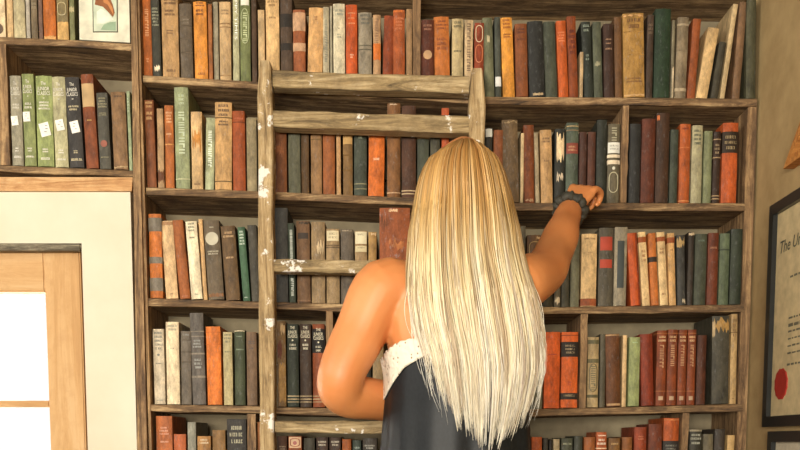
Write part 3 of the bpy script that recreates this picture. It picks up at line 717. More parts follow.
row(S3, 'on third shelf right of woman', G3, [
 (519, 525, 226, None, '5b5c4e', 'thin grey book beside the hair'),
 (526, 542, 235, None, '5e3f28', 'ornate brown book left of the raised elbow', [('OV', 'a88a58', 242, 256), ('P', 'b89a68', 236, 240, (.1, .5), .5)]),
 (543, 553, 236, None, '474b40', 'grey book mostly behind the raised arm'),
 (553.6, 560.6, 236, None, '66685a', 'grey book with torn white foot', [('P', 'd8d0bc', 296, 306, (-.4, .4), .5)]),
 (561, 569, 232, None, '4c5248', 'narrow dark grey-green book'),
 (569.5, 579, 231, None, '697461', 'sage grey book left of the cream one', [('O', 'a0a890', 237, 2.2)]),
 (580.3, 596, 234, None, 'd3b682', 'wide cream book with red foot', [('B', '9c4c30', 298.7, 306), ('T', '8a6c40', 238, 241, 1, .7), ('T', 'a08050', 252, 254, 1, .5)]),
 (597.5, 612.3, 228, None, '4a4a40', 'dark grey book with two red panels', [('L', 'a23a22', 237, 250.5, .84), ('L', 'a23a22', 259.5, 268, .84)]),
 (613, 626, 227, None, '87887a', 'light grey book with dark upright panel', [('L', '3a3f3c', 241, 288, .55)]),
 (630.5, 641, 233, 626.3, 'c23c1c', 'scarlet book with dark edge', [('P', '8a2818', 233.5, 306, (.3, .5), .01)]),
 (642, 650.3, 232, 637.3, 'd8bd8a', 'cream book with red band, left of the orange one', [('B', '9f4424', 237, 242.5), ('T', '9a6c40', 250, 262, 3, .5), ('T', '9a6c40', 298, 301, 1, .4)]),
 (651, 659, 233, 647.5, 'bf6630', 'orange-brown book with black band', [('B', '2e241e', 257, 262)]),
 (659.6, 668.2, 232, 656, 'd9bf8e', 'cream book with red band, right of the orange one', [('B', 'b04a2a', 237, 241.5), ('T', '9a6c40', 248, 254, 2, .5), ('T', '9a6c40', 293, 297, 1, .5)]),
 (668.8, 676.3, 233, 666.8, 'cfa466', 'tan book with red band', [('B', 'a5462a', 237.5, 243), ('T', '8a5c30', 249, 252, 1, .5)]),
 (677, 685.6, 235, 676, '3a4042', 'slate book with torn tan head', [('P', 'b09660', 235.5, 249, (-.5, .5), .45), ('P', 'c8c4b0', 298, 304, (.1, .5), .6)]),
 (686.3, 692.6, 232, None, '37302a', 'dark brown book with pale head', [('P', 'bab098', 232.5, 236)]),
 (693.2, 705.4, 234, None, '3c4a3e', 'wide dark green book left of the maroon one', [('T', '6c7a68', 240, 243, 1)]),
 (706, 717, 233, None, '6d2a22', 'maroon book with a gilt rule', [('T', 'b8805c', 247, 250, 1)]),
 (717.6, 728, 233.5, None, '4e6a54', 'mid-green book with dark rule', [('B', '34483a', 249, 250.5)]),
 (728.7, 740.5, 229, None, '2c3d32', 'very dark green book against the right side'),
])
G4 = 'old hardbacks on the fourth bookcase shelf'
row(S4, 'on fourth shelf left of ladder', G4, [
 (154.5, 166, 329, 152.3, 'c3c5b8', 'pale grey-white book', [('T', '6f6e62', 332, 350, 5), ('O', '6f6e62', 355, 1.2), ('T', '6f6e62', 363, 365, 1), ('T', '8a8a7c', 400, 402, 1)]),
 (167, 180.5, 322, 165.3, 'd5d0b8', 'creamy white book', [('T', '9a957c', 325, 331, 2), ('T', '9a957c', 348, 350, 1, .3)]),
 (181.3, 192, 331, 180.5, '5d5b56', 'dark grey book with raised bands', [('R', 340), ('R', 352), ('R', 362), ('T', '86827a', 334, 337, 1)]),
 (192.6, 206.5, 313, 189.3, '58595a', 'tall slate book with silver rules', [('B', '85857e', 331, 332), ('B', '85857e', 336, 337), ('T', '9a9a90', 340, 348, 3), ('B', '85857e', 353, 354.5), ('T', '9a9a90', 359, 369, 3, .6), ('B', '85857e', 376, 378)]),
 (207.6, 222.6, 326.5, 205.5, 'dd6428', 'bright orange book', [('B', 'b84c1c', 332, 332.7), ('B', 'b84c1c', 344, 344.7)]),
 (223.8, 233.5, 332, None, 'a8a67e', 'pale olive book', [('T', '5c5a3c', 334, 343, 3), ('T', '5c5a3c', 351, 354, 1)]),
 (235, 246, 330, 234, '35462f', 'dark green book with pale head', [('P', 'c9c8b0', 329.5, 332), ('T', '7c8a6c', 336, 338, 1), ('T', '7c8a6c', 349, 351, 1)]),
 (247, 257.8, 332, None, '6f5743', 'brown-grey book beside the ladder', [('T', '3c2c20', 341, 344, 2, .9), ('T', '3c2c20', 348, 350, 1, .4)]),
])
JC = lambda y, sub: [('X', 'THE', 'ddd2b0', y+3, 3, .4), ('X', 'JUNIOR', 'ddd2b0', y+7.5, 3.4, .78), ('X', 'CLASSICS', 'ddd2b0', y+11.5, 3.4, .84), ('O', 'ddd2b0', y+15.5, .8), ('T', 'ddd2b0', y+19, y+25, 2, .6), ('B', 'b0a482', 396, 397), ('B', 'b0a482', 399, 400), ('B', 'b0a482', 402, 402.8)]
row(S4, 'on fourth shelf behind ladder', G4, [
 (277.5, 286.8, 321, None, '7e5a3c', 'book with torn tan and brick spine', [('P', 'b38150', 362, 404, (-.3, .5), .1), ('P', '6c3426', 340, 360, (-.5, .1), .3), ('P', 'c2a87c', 322, 336, (-.1, .45), .4)], {'wear': .8}),
 (287.5, 299.4, 324, None, '26342a', 'dark green junior classics volume', JC(325, 0)),
 (300.2, 312, 324, None, '40322a', 'dark brown junior classics volume', JC(325, 0)),
 (312.8, 325.3, 324, None, '8e3a26', 'brick red junior classics volume with black label', [('B', '1e1c1b', 329, 353)]+JC(327, 0)),
 (334, 346, 328, None, '9a6a44', 'orange-tan book half hidden by the left arm'),
 (347, 359, 330, None, '50463a', 'brown-grey book behind the left arm'),
 (360, 371.5, 326, None, '3e4440', 'dark slate book behind the left arm'),
 (372.5, 384, 334, None, 'bba67c', 'cream book between arm and dress', [('B', '7c6c4c', 394, 395)]),
], yf=YF+.01)
row(S4, 'on fourth shelf right of woman', G4, [
 (533, 542.5, 335, None, '6b7362', 'grey-green book behind the hair tips'),
 (543.3, 559.5, 332, None, 'e0481c', 'wide bright orange-red book', [('T', 'a83414', 354, 356, 1, .5), ('T', 'a83414', 402, 403.5, 1, .6)]),
 (560.3, 577.3, 332, None, 'dc4c20', 'orange book with black title bands', [('B', '2d2720', 342, 357), ('T', 'b8a078', 345, 354, 3), ('B', '2d2720', 393.5, 400), ('T', 'b8a078', 395, 398.5, 1), ('B', '9a3414', 335, 336), ('T', 'b0401c', 382, 386, 2, .3)]),
 (586.6, 598, 337, None, 'a3936a', 'cream and green ornate book', [('B', '5f6144', 340, 344), ('B', '6a6a4a', 359, 363), ('OV', '4f4a30', 364, 392), ('VT', '5f5a3c', 366, 390), ('B', '55553a', 395, 398)]),
 (598.6, 605, 334, None, '4c4c3e', 'thin dark grey-green book'),
 (606, 620.6, 334, 605, '66391f', 'brown leather book with pale border', [('P', 'a8865c', 334.5, 336, (-.5, .5), .1), ('P', 'a8865c', 404, 406.5, (-.5, .5), .1)]),
 (621, 626, 335, None, 'c4aa7c', 'thin cream book right of the brown leather one'),
 (627.6, 639, 337, None, '7f9c66', 'light green book', [('T', 'a8bc90', 342, 344, 1)]),
 (641, 654, 334, 639.6, '852018', 'dark red book left of the matching set'),
 *[(a, b, 329.5 if i else 330.5, None, '84311f', d, [('T', 'd0a878', 336, 342, 2, .8), ('VT', 'b88a60', 345, 366), ('L', 'b89878', 396.5, 400.5, .5), ('B', 'a8603c', 333, 333.8), ('B', 'a8603c', 391, 391.8)])
   for i, (a, b, d) in enumerate(((655, 665.3, 'leftmost of four matching red-brown volumes'), (666, 675.8, 'second of four matching red-brown volumes'), (676.3, 685.3, 'third of four matching red-brown volumes'), (685.8, 694.6, 'rightmost of four matching red-brown volumes')))],
 (695.2, 705, 335, None, '552620', 'plain dark maroon book right of the matching set'),
 (711, 728.5, 316, 712, '43453c', 'wide dark grey book with torn tan head', [('P', 'b48450', 316.5, 336, (-.4, .5), .5), ('P', 'c8b48c', 320, 338, (-.5, -.35), .2)]),
 (729, 736, 314, 731, 'b89a66', 'tall tan book with faint title', [('T', '7a5c34', 319, 337, 4, .6), ('B', '7a5c34', 332, 333), ('T', '7a5c34', 398, 401, 1, .4)]),
])
G5 = 'old hardbacks on the lowest visible shelf'
row(S5, 'on lowest visible shelf at left', G5, [
 (155.5, 172.3, 416, None, 'b2553a', 'wide coral red book', [('T', 'd59a78', 427, 435, 3, .6), ('T', 'd59a78', 441, 444, 1, .5)]),
 (173.3, 186, 434, None, 'b3583a', 'short rust red book'),
 (187, 196, 422, None, '7a8783', 'blue-grey book'),
 (197, 211, 436, None, 'a8754f', 'short tan and red book', [('T', 'd8c4a0', 439, 444, 2)]),
 (212, 225.5, 430, None, '8b6244', 'light brown book'),
 (226.5, 246.3, 419, None, '2f3030', 'wide charcoal book with gilt title', [('T', 'a09878', 426, 444, 3, .8)]),
 (257, 262, 422, None, '8d5230', 'thin rust book next to the ladder rail'),
])
row(S5, 'on lowest visible shelf left of woman', G5, [
 (277, 287.3, 436, None, '4d2e24', 'dark red-brown book', [('T', 'a08a6c', 446, 450, 2)]),
 (288, 302, 436, None, '8e3a26', 'red book with cream crest label', [('L', 'ccaa86', 437, 448, .9), ('OV', '8e3a26', 438.5, 446.5), ('O', '8e3a26', 443, 2)]),
 (303.5, 315, 438, None, '3a3c34', 'dark olive-grey book'),
 (316, 328.3, 437, None, '3f302a', 'dark brown book with cream title', [('T', 'c4b79c', 441, 446, 2)]),
 (329, 341, 437, None, '43332c', 'dark brown titled book beside the rust one', [('T', 'c4b79c', 441, 446, 2)]),
 (341.8, 351.5, 439, None, '9d4628', 'rust orange book'),
 (352.3, 361.5, 440, None, '2f4440', 'dark teal book', [('T', '9aa898', 447, 450, 1)]),
 (362.3, 377, 438, None, '3d3b38', 'dark grey book next to the dress', [('T', 'a8a494', 445, 449, 2)]),
])
row(S5, 'on lowest visible shelf right of woman', G5, [
 (531.5, 542.3, 437, None, 'c04a2c', 'scarlet book next to the dress'),
 (543, 548.6, 438, None, '3a3a34', 'thin dark grey book'),
 (549, 552.4, 440, None, '2a2824', 'very thin black book'),
 (553, 560, 439, None, 'a89f80', 'thin cream-grey book'),
 (561, 573, 438, None, '3f4a3c', 'dark green book with gilt rule', [('T', 'a0a080', 443, 446, 1)]),
 (574, 583, 436, None, '323c34', 'blackish green book'),
 (584, 595.5, 437, None, '98492a', 'rust brown book left of the lettered one'),
 (596, 607, 432, None, 'a8432a', 'brick red book with white lettering', [('T', 'e6d8c0', 435, 437, 1), ('T', 'e6d8c0', 439, 445, 2, .8), ('B', 'e6d8c0', 448, 448.8)]),
 (608.3, 620.3, 438, None, '79502f', 'ochre brown book right of the lettered one', [('T', 'c09a60', 443, 446, 1)]),
 (622, 632.6, 437, None, '874e2c', 'plain light rust book'),
 (634, 647, 427, None, '8a281c', 'crimson book with gilt mark', [('T', 'c87a54', 436, 440, 2, .5)]),
 (648.6, 662.6, 424, None, '6f2a22', 'dark crimson book left of the tallest one'),
 (663.5, 679.5, 418, None, 'b5411f', 'tall orange-red book with black title panel', [('B', '2d2826', 441, 452), ('T', '8c8a7c', 445, 450, 2), ('P', 'c86040', 418.5, 421)]),
])
row(S5, 'on lowest visible shelf right of its divider', G5, [
 (689.5, 702, 429, None, '353730', 'dark book with grey title lines', [('B', '8e8e7c', 429.5, 431.5), ('T', 'aaa894', 434, 440, 2, .9), ('T', 'aaa894', 442, 446, 1)]),
 (703, 713.6, 434, None, '646250', 'olive grey book'),
 (714.3, 725.3, 429, None, '3c3732', 'dark grey-brown book'),
 (727, 735, 435, None, 'c2a268', 'cream tan book'),
])
# loose sheet standing at the left end of the lower wall shelf
a = W(17, 61, YF+.1); b = W(30, 78, YF+.1)
bm = bmesh.new(); prism_y(bm, [(a.x+.012, a.z-.06), (b.x+.03, b.z-.09), (b.x+.004, b.z), (a.x, a.z+.004)], YF+.155, YF+.1565)
zs = W(20, 166, YF).z
for v in bm.verts: v.co.z = v.co.z
tag(link('paper_sheet', bm, plain('c9c2a4', .8)), 'loose pale paper sheet sticking up behind the green classics volumes', 'paper')
bpy.data.objects['paper_sheet'].data.transform(Matrix.Identity(4))

# matted picture leaning on the top wall shelf
pc = empty('matted_picture', (0, 0, 0)); tag(pc, 'small matted animal picture standing at the right end of the top wall shelf', 'picture')
yp = YF+.012
pts = [W(79.5, 39.6, yp), W(130, 42.6, yp), W(128.5, -30, yp), W(78.5, -30, yp)]
bm = bmesh.new(); prism_y(bm, [(p.x, p.z) for p in pts], yp, yp+.004); link('mat', bm, plain('d8d3bb', .8), pc)
def ppoly(name, pl, y, col, par):
    bm = bmesh.new(); q = [W(x, y_, yp) for x, y_ in pl]
    prism_y(bm, [(p.x, p.z) for p in q], y-.0006, y+.0004); return link(name, bm, plain(col, .8), par)
ppoly('print_border', [(93, 32.5), (118, 32.5), (117.5, -22), (92, -22)], yp-.0002, '4f4c3a', pc)
im = ppoly('print', [(94, 31.5), (117, 31.5), (116.5, -21), (93, -21)], yp-.0009, 'c5cdb4', pc)
ppoly('painted_animal', [(95, 5), (103, 7), (108, 12), (113, 17.5), (115, 13), (113, 5), (109, -4), (103, -12), (97, -9), (96, -2)], yp-.0015, '8c5630', im)
ppoly('painted_animal', [(104, 3), (108, 5), (114, 16), (113, 8), (108, 0), (103, -3)], yp-.0021, 'bb7c48', im)
ppoly('painted_grass', [(101, 30), (116, 31), (116, 22), (110, 22.5), (104, 25)], yp-.0015, '8fa588', im)
ppoly('painted_snow', [(97, 24), (104, 24), (114, 20), (108, 13), (101, 9), (97, 12)], yp-.0015, 'dde0cf', im)

# ------------------------------------------------------------------ ladder
lad = empty('ladder', (0, 0, 0)); tag(lad, 'wooden ladder with white paint spatters leaning on the bookcase behind the woman', 'ladder')
def ly(z): zt_ = W(265, 65, 2.16).z; return 2.150-(zt_-z)*.045     # slight lean
def rail(px0, px1, pytop, ref=120):
    q = W((px0+px1)/2, ref, 2.14); hw = (px1-px0)/2/F*2.14; ztp = W(px0, pytop, 2.145).z
    bm = bmesh.new(); n = 24; secs = []; r = random.Random(int(px0))
    for i in range(n+1):
        z = ztp*i/n; y = ly(z); j = [r.uniform(-.0016, .0016) for _ in range(2)]
        zz_ = z-(.004 if i == n else 0)
        c = .003; X0, X1 = q.x-hw+j[0], q.x+hw+j[1]; y0, y1 = y-.004, y+.04
        if i == n: X0 += .004; X1 -= .004
        secs.append([bm.verts.new(p) for p in ((X0+c, y0, z), (X1-c, y0, z), (X1, y0+c, zz_), (X1, y1, zz_), (X0, y1, zz_), (X0, y0+c, zz_))])
    for a, b in zip(secs, secs[1:]):
        for k in range(6): bm.faces.new((a[k], a[(k+1) % 6], b[(k+1) % 6], b[k]))
    bm.faces.new(secs[0][::-1]); bm.faces.new(secs[-1]); link('rail', bm, WOOD_LADZ, lad); return q.x, hw
lx, lh = rail(257.3, 271.3, 60, 80); rx, rh = rail(470, 485, 68, 100)
def rung(yl, yr, th, depth=.03):
    zl = W(0, yl, 2.14).z; zr = W(0, yr, 2.14).z; t = th/F*2.14
    bm = bmesh.new(); n = 14; secs = []; r = random.Random(int(yl))
    for i in range(n+1):
        f = i/n; X = lx+lh+.0005+(rx-rh-lx-lh-.001)*f; z = zl+(zr-zl)*f; y = ly(z)+.002; j = [r.uniform(-.0014, .0014) for _ in range(3)]
        c = .002; bow = -.001*math.sin(math.pi*f)
        z += bow
        secs.append([bm.verts.new(p) for p in ((X, y, z-c+j[0]), (X, y+c, z+j[0]), (X, y+depth, z), (X, y+depth, z-t), (X, y+c, z-t+j[1]), (X, y, z-t+c+j[1]))])
    for a, b in zip(secs, secs[1:]):
        for k in range(6): bm.faces.new((a[k], a[(k+1) % 6], b[(k+1) % 6], b[k]))
    bm.faces.new(secs[0][::-1]); bm.faces.new(secs[-1]); bmesh.ops.recalc_face_normals(bm, faces=bm.faces); link('rung', bm, WOOD_LADX, lad)
rung(68, 74, 15.5, .036); rung(108.5, 115, 15.5, .04); rung(259.5, 262, 12, .035); rung(420.5, 421.5, 12)
for y_ in (580, 740, 890): rung(y_, y_, 12)

# ------------------------------------------------------------------ things on the right wall
XW = XR-.001
def wquad(pts):   # list of px on the right wall -> (Y,Z)
    return [(RW(x, y, XW).y, RW(x, y, XW).z) for x, y in pts]
def wprism(bm, yz, x0, x1):
    a = [bm.verts.new((x0, y, z)) for y, z in yz]; b = [bm.verts.new((x1, y, z)) for y, z in yz]; n = len(yz)
    bm.faces.new(a); bm.faces.new(b[::-1])
    for i in range(n): bm.faces.new((a[(i+1) % n], a[i], b[i], b[(i+1) % n]))
    bmesh.ops.recalc_face_normals(bm, faces=bm.faces)
def wbox(bm, y0, y1, z0, z1, x0, x1): box(bm, x0, x1, min(y0, y1), max(y0, y1), z0, z1)
XW -= .016; (yA, zA), = wquad([(766.5, 208.5)]); (yB_, zB), = wquad([(764.5, 427)]); XW += .016
yl_ = (yA+yB_)/2; wD = .62; fr = .022
dip = empty('framed_diploma', (XW, yl_-wD/2, zB)); tag(dip, 'black-framed certificate with a red seal on the right wall', 'certificate')
def frame_on_wall(root, y1, y0, z0, z1, fr, matf, th=.016):
    bm = bmesh.new(); X = XW-th
    wbox(bm, y0, y1, z0, z0+fr, X, XW); wbox(bm, y0, y1, z1-fr, z1, X, XW); wbox(bm, y0, y0+fr, z0+fr, z1-fr, X, XW); wbox(bm, y1-fr, y1, z0+fr, z1-fr, X, XW)
    o = link('frame', bm, matf, root)
    o.matrix_parent_inverse = Matrix.Translation(-Vector(root.location)); return o
def part_on(root, name, bm, m):
    o = link(name, bm, m, root); o.matrix_parent_inverse = Matrix.Translation(-Vector(root.location)); return o
BLK = plain('1d1f1e', .35); frame_on_wall(dip, yl_, yl_-wD, zB, zA, fr, BLK)
bm = bmesh.new(); wbox(bm, yl_-wD+fr, yl_-fr, zB+fr, zA-fr, XW-.006, XW-.004); part_on(dip, 'certificate_sheet', bm, plain('cdb88a', .8))
def wall_text(root, s, yleft, z, size, col, name='lettering', shear=0):
    bm = text_mesh(s, size); xs = [v.co.x for v in bm.verts]; x0 = min(xs)
    M = Matrix(((0, 0, 1, XW-.0068), (-1, 0, 0, yleft), (0, 1, 0, z), (0, 0, 0, 1)))
    for v in bm.verts:
        x, y, zz = v.co; v.co = Vector((XW-.0068-zz*.5, yleft-(x-x0)-y*shear, z+y))
    return part_on(root, name, bm, plain(col, .6))
(yt_, zt_1), = wquad([(783, 249)])
wall_text(dip, 'The University', yt_, zt_1, .036, '45493a', 'heading', shear=.25)
bm = bmesh.new(); r = random.Random(5)
zrow = wquad([(784, 272)])[0][1]
for k, (py, ln, hh) in enumerate(((272, .12, .006), (281, .42, .005), (300, .2, .004), (321, .4, .004), (328, .42, .007), (334, .4, .004), (341, .42, .004), (348, .42, .004), (355, .4, .004), (366, .3, .005))):
    z_ = wquad([(783, py)])[0][1]; y_ = yl_-.1-(.06 if k in (0, 2) else 0); e = y_-ln
    bm = bmesh.new()
    while y_ > e:
        wl_ = r.uniform(.006, .022); wbox(bm, y_-wl_, y_, z_-hh/2, z_+hh/2*r.uniform(.4, 1), XW-.0066, XW-.0055); y_ -= wl_+.006
    part_on(dip, 'text_line', bm, plain('66604c', .7))
(ys_, zs_), = wquad([(784.5, 384)]); bm = bmesh.new()
k = 24; rs = .031
wprism(bm, [(ys_+rs*(1+.06*(i % 2))*math.cos(2*math.pi*i/k), zs_+rs*(1+.06*(i % 2))*math.sin(2*math.pi*i/k)) for i in range(k)], XW-.0085, XW-.0055)
part_on(dip, 'seal', bm, plain('a82c20', .6))
XW -= .016; (yC, zC_), = wquad([(767.5, 431.5)]); XW += .016
f2 = empty('framed_certificate', (XW, yC-.3, zC_-.45)); tag(f2, 'black frame with pale mat hung below the certificate with a red seal', 'picture frame')
frame_on_wall(f2, yC, yC-.62, zC_-.45, zC_, .022, BLK)
bm = bmesh.new(); wbox(bm, yC-.62+.02, yC-.02, zC_-.43, zC_-.02, XW-.006, XW-.004); part_on(f2, 'mat', bm, plain('c9bda2', .8))
# angled wooden frame
XW -= .022; (y1_, z1_), = wquad([(783, 169)]); (y2_, z2_), = wquad([(801, 119)]); XW += .022
hx = empty('wooden_wall_frame', (XW, y1_-.15, z1_)); tag(hx, 'orange wooden frame with a slanting side hung above the certificate', 'picture frame')
dy = (y1_-y2_); dz = z2_-z1_; k_ = 1.5; wB = .34
O = [(y1_, z1_), (y1_-dy*k_, z1_+dz*k_), (y1_-dy*k_-wB, z1_+dz*k_), (y1_-dy*k_*2-wB+dy*k_, z1_+dz*k_), (y1_-wB-dy*0, z1_)]
O = [(y1_, z1_), (y1_-dy*k_, z1_+dz*k_), (y1_-dy*k_-.3, z1_+dz*k_), (y1_-dy*k_*2-.3, z1_)]
cen = (sum(p[0] for p in O)/4, sum(p[1] for p in O)/4)
I = [(cen[0]+(a-cen[0])*.86, cen[1]+(b-cen[1])*.70) for a, b in O]
bm = bmesh.new(); n = 4
for i in range(n):
    j = (i+1) % n; wprism(bm, [O[i], O[j], I[j], I[i]], XW-.022, XW)
part_on(hx, 'frame', bm, wood('8a4f20', 'c07a34', 'd99a50', 'X'))
bm = bmesh.new(); wprism(bm, I, XW-.006, XW-.003); part_on(hx, 'picture', bm, plain('3a3128', .5))

# ------------------------------------------------------------------ the woman
def Pw(px, py, Y): return W(px, py, Y)
WX = .106
per = empty('person', (WX, 1.80, 0)); tag(per, 'woman with long blonde hair in a dark dress, seen from behind reaching for a book', 'person')
def pl(name, bm, m, smooth=True):
    o = link(name, bm, m, per, smooth); o.matrix_parent_inverse = Matrix.Translation((-WX, -1.80, 0)); return o
m, nt, b_ = newmat('skin'); v = coords(nt)
n = N(nt, 'ShaderNodeTexNoise', Scale=7.0, Detail=6.0); nt.links.new(v, n.inputs[0])
nt.links.new(ramp(nt, n.outputs[0], [(.3, lin('c67a44')), (.7, lin('d98f56'))]), b_.inputs['Base Color'])
b_.inputs['Roughness'].default_value = .48; b_.inputs['Subsurface Weight'].default_value = .12; b_.inputs['Subsurface Radius'].default_value = (.02, .008, .004)
b_.inputs['Subsurface Scale'].default_value = .5
SKIN = m
bm = bmesh.new()
TOR = [  # cy, z, a, b
 (1.80, .80, .13, .09), (1.80, .86, .165, .112), (1.80, .93, .163, .112), (1.79, 1.0, .138, .098), (1.785, 1.08, .127, .088), (1.785, 1.16, .121, .092),
 (1.785, 1.22, .119, .098), (1.785, 1.28, .130, .098), (1.785, 1.34, .150, .090), (1.787, 1.385, .160, .078), (1.79, 1.415, .135, .066), (1.795, 1.44, .085, .056), (1.80, 1.465, .056, .052), (1.805, 1.50, .050, .051)]
lofted(bm, [(WX, cy, z, a, b) for cy, z, a, b in TOR])
# head
HC = Vector((.116, 1.80, 1.552))
hr = []
for i in range(15):
    t = -1+2*i/14; s = math.sqrt(max(0, 1-t*t))
    a = .065*s*(1 if t > -.2 else 1-.18*(abs(t)-.2)); bq = .086*s
    hr.append((HC.x, HC.y+(.012 if t < -.1 else 0)*-t, HC.z+t*.103, max(a, .012), max(bq, .014)))
lofted(bm, hr)
tube(bm, [(WX+.004, 1.80, 1.40), (HC.x-.004, 1.803, 1.50)], [.052, .049], 16)
# nose, chin, ears
p_, r_2 = smoothpath([(HC.x, HC.y+.080, HC.z+.03), (HC.x, HC.y+.098, HC.z-.008), (HC.x, HC.y+.103, HC.z-.022), (HC.x, HC.y+.086, HC.z-.032)], [.006, .010, .012, .008], 4)
tube(bm, p_, r_2, 10)
tube(bm, [(HC.x-.014, HC.y+.068, HC.z-.084), (HC.x+.014, HC.y+.068, HC.z-.084)], [.018, .018], 10)
for s in (-1, 1):
    tube(bm, [(HC.x+s*.062, HC.y+.004, HC.z-.028), (HC.x+s*.068, HC.y-.004, HC.z), (HC.x+s*.065, HC.y-.004, HC.z+.024)], [(.006, .010), (.008, .015), (.006, .012)], 10)
# right arm, reaching up to the second shelf
SR = Pw(524, 288, 1.77); ER = Pw(553, 254, 1.955); WR = Pw(570, 210, 2.085)
p_, q_ = smoothpath([(WX+.09, 1.785, 1.36), SR+Vector((-.01, 0, .004)), SR.lerp(ER, .5)+Vector((.008, 0, -.004)), ER, ER.lerp(WR, .35)+Vector((.002, 0, 0)), WR.lerp(ER, .25), WR], [.055, .052, .043, .039, .038, .030, .026], 6)
tube(bm, p_, q_, 18)
# left arm, bent with the forearm in front of the body
SL = Pw(382, 293, 1.765); EL = Pw(339, 387, 1.74); WL = Pw(432, 416, 1.93)
p_, q_ = smoothpath([(WX-.085, 1.785, 1.36), SL+Vector((.004, 0, .006)), SL.lerp(EL, .45)+Vector((-.006, 0, 0)), EL+Vector((.004, 0, .02)), EL+Vector((.012, .03, -.012)), EL.lerp(WL, .45), EL.lerp(WL, .85), WL], [.058, .056, .048, .043, .042, .039, .030, .027], 6)
tube(bm, p_, q_, 18)
# legs and feet
for s in (-1, 1):
    hx_ = WX+s*.082
    p_, q_ = smoothpath([(hx_, 1.80, .88), (hx_, 1.80, .70), (hx_-s*.004, 1.797, .48), (hx_-s*.008, 1.785, .30), (hx_-s*.010, 1.785, .09), (hx_-s*.010, 1.79, .05)], [.085, .078, .054, .052, .035, .036], 5)
    tube(bm, p_, q_, 16)
    p_, q_ = smoothpath([(hx_-s*.01, 1.765, .034), (hx_-s*.008, 1.82, .036), (hx_, 1.89, .026), (hx_+s*.004, 1.945, .018)], [(.030, .032), (.034, .034), (.040, .024), (.034, .016)], 4)
    tube(bm, p_, q_, 12)
# hands: palm, four fingers and thumb
def hand(bm, wrist, fdir, back, side, spread=.0, curl=.9, s=1.0, curls=None):
    """fdir: wrist->knuckles, back: normal out of the back of the hand, side: towards the thumb"""
    fdir = fdir.normalized(); back = (back-fdir*back.dot(fdir)).normalized(); side = fdir.cross(back)*(1 if fdir.cross(back).dot(side) > 0 else -1)
    K = wrist+fdir*.085*s
    # palm as a flattened tube
    pts = [wrist-fdir*.005, wrist+fdir*.03*s, wrist+fdir*.062*s, K]
    tube(bm, pts, [(.026*s, .020*s), (.034*s, .017*s), (.040*s, .015*s), (.038*s, .012*s)], 14, up=back)
    lens = [(.040, .024, .020), (.044, .028, .022), (.041, .026, .021), (.032, .020, .018)]
    for i, L in enumerate(lens):
        off = side*(.029-.0195*i)*s; p = K-fdir*.014*s+off+back*.002; d = (fdir+side*spread*(1.5-i)).normalized()
        c = curls[i] if curls else curl; path = [p, p+d*.014*s]; rr = [.0098*s, .0098*s]; q = path[-1]; ang = 0
        for j, l in enumerate(L):
            ang += c*(.75, 1.1, .7)[j]*.8
            dd = d*math.cos(ang)-back*math.sin(ang); q = q+dd*l*s; path.append(q); rr.append((.0090, .0082, .0066)[j]*s)
        pp, rq = smoothpath(path, rr, 3); tube(bm, pp, rq, 10)
    p = wrist+fdir*.022*s+side*.022*s-back*.004; d1 = (fdir*.55+side*.8-back*.25).normalized(); d2 = (fdir*.9+side*.25-back*.45).normalized()
    pp, rq = smoothpath([p, p+d1*.036*s, p+d1*.036*s+d2*.03*s, p+d1*.036*s+d2*.054*s], [.014*s, .0115*s, .0100*s, .0078*s], 4); tube(bm, pp, rq, 10)
    return K
HD = Vector((.42, .42, .62))
hand(bm, WR, HD, Vector((-.3, -.72, .62)), Vector((-.75, .55, .3)), spread=.12, curls=[1.15, 1.3, 1.4, 1.5], s=.86)
hand(bm, WL, (WL-EL)+Vector((.12, .02, .03)), Vector((0, .5, .8)), Vector((0, 1, .3)), spread=.05, curl=.5, s=.88)
body = pl('body', bm, SKIN)
rm = body.modifiers.new('remesh', 'REMESH'); rm.mode = 'VOXEL'; rm.voxel_size = .0042; rm.use_smooth_shade = True
sm = body.modifiers.new('smooth', 'SMOOTH'); sm.factor = .6; sm.iterations = 5
# nails on the raised hand are part of the body; face features
for s in (-1, 1):
    bm = bmesh.new(); bmesh.ops.create_uvsphere(bm, u_segments=16, v_segments=10, radius=.0125)
    bmesh.ops.translate(bm, vec=(HC.x+s*.028, HC.y+.068, HC.z+.004), verts=bm.verts); e = pl('eye', bm, plain('ece6da', .3))
    bm = bmesh.new(); bmesh.ops.create_uvsphere(bm, u_segments=12, v_segments=8, radius=.006)
    bmesh.ops.translate(bm, vec=(HC.x+s*.028, HC.y+.0765, HC.z+.004), verts=bm.verts); o = link('iris', bm, plain('3f5a66', .2), e, True)
    bm = bmesh.new(); tube(bm, [(HC.x+s*.014, HC.y+.083, HC.z+.026), (HC.x+s*.028, HC.y+.081, HC.z+.031), (HC.x+s*.042, HC.y+.070, HC.z+.026)], [.002, .003, .0015], 6); pl('eyebrow', bm, plain('8a6a40', .7))
bm = bmesh.new(); tube(bm, [(HC.x-.022, HC.y+.072, HC.z-.054), (HC.x-.01, HC.y+.084, HC.z-.051), (HC.x, HC.y+.087, HC.z-.053), (HC.x+.01, HC.y+.084, HC.z-.051), (HC.x+.022, HC.y+.072, HC.z-.054)], [.002, .005, .0055, .005, .002], 8); pl('lips', bm, plain('a8543f', .4))

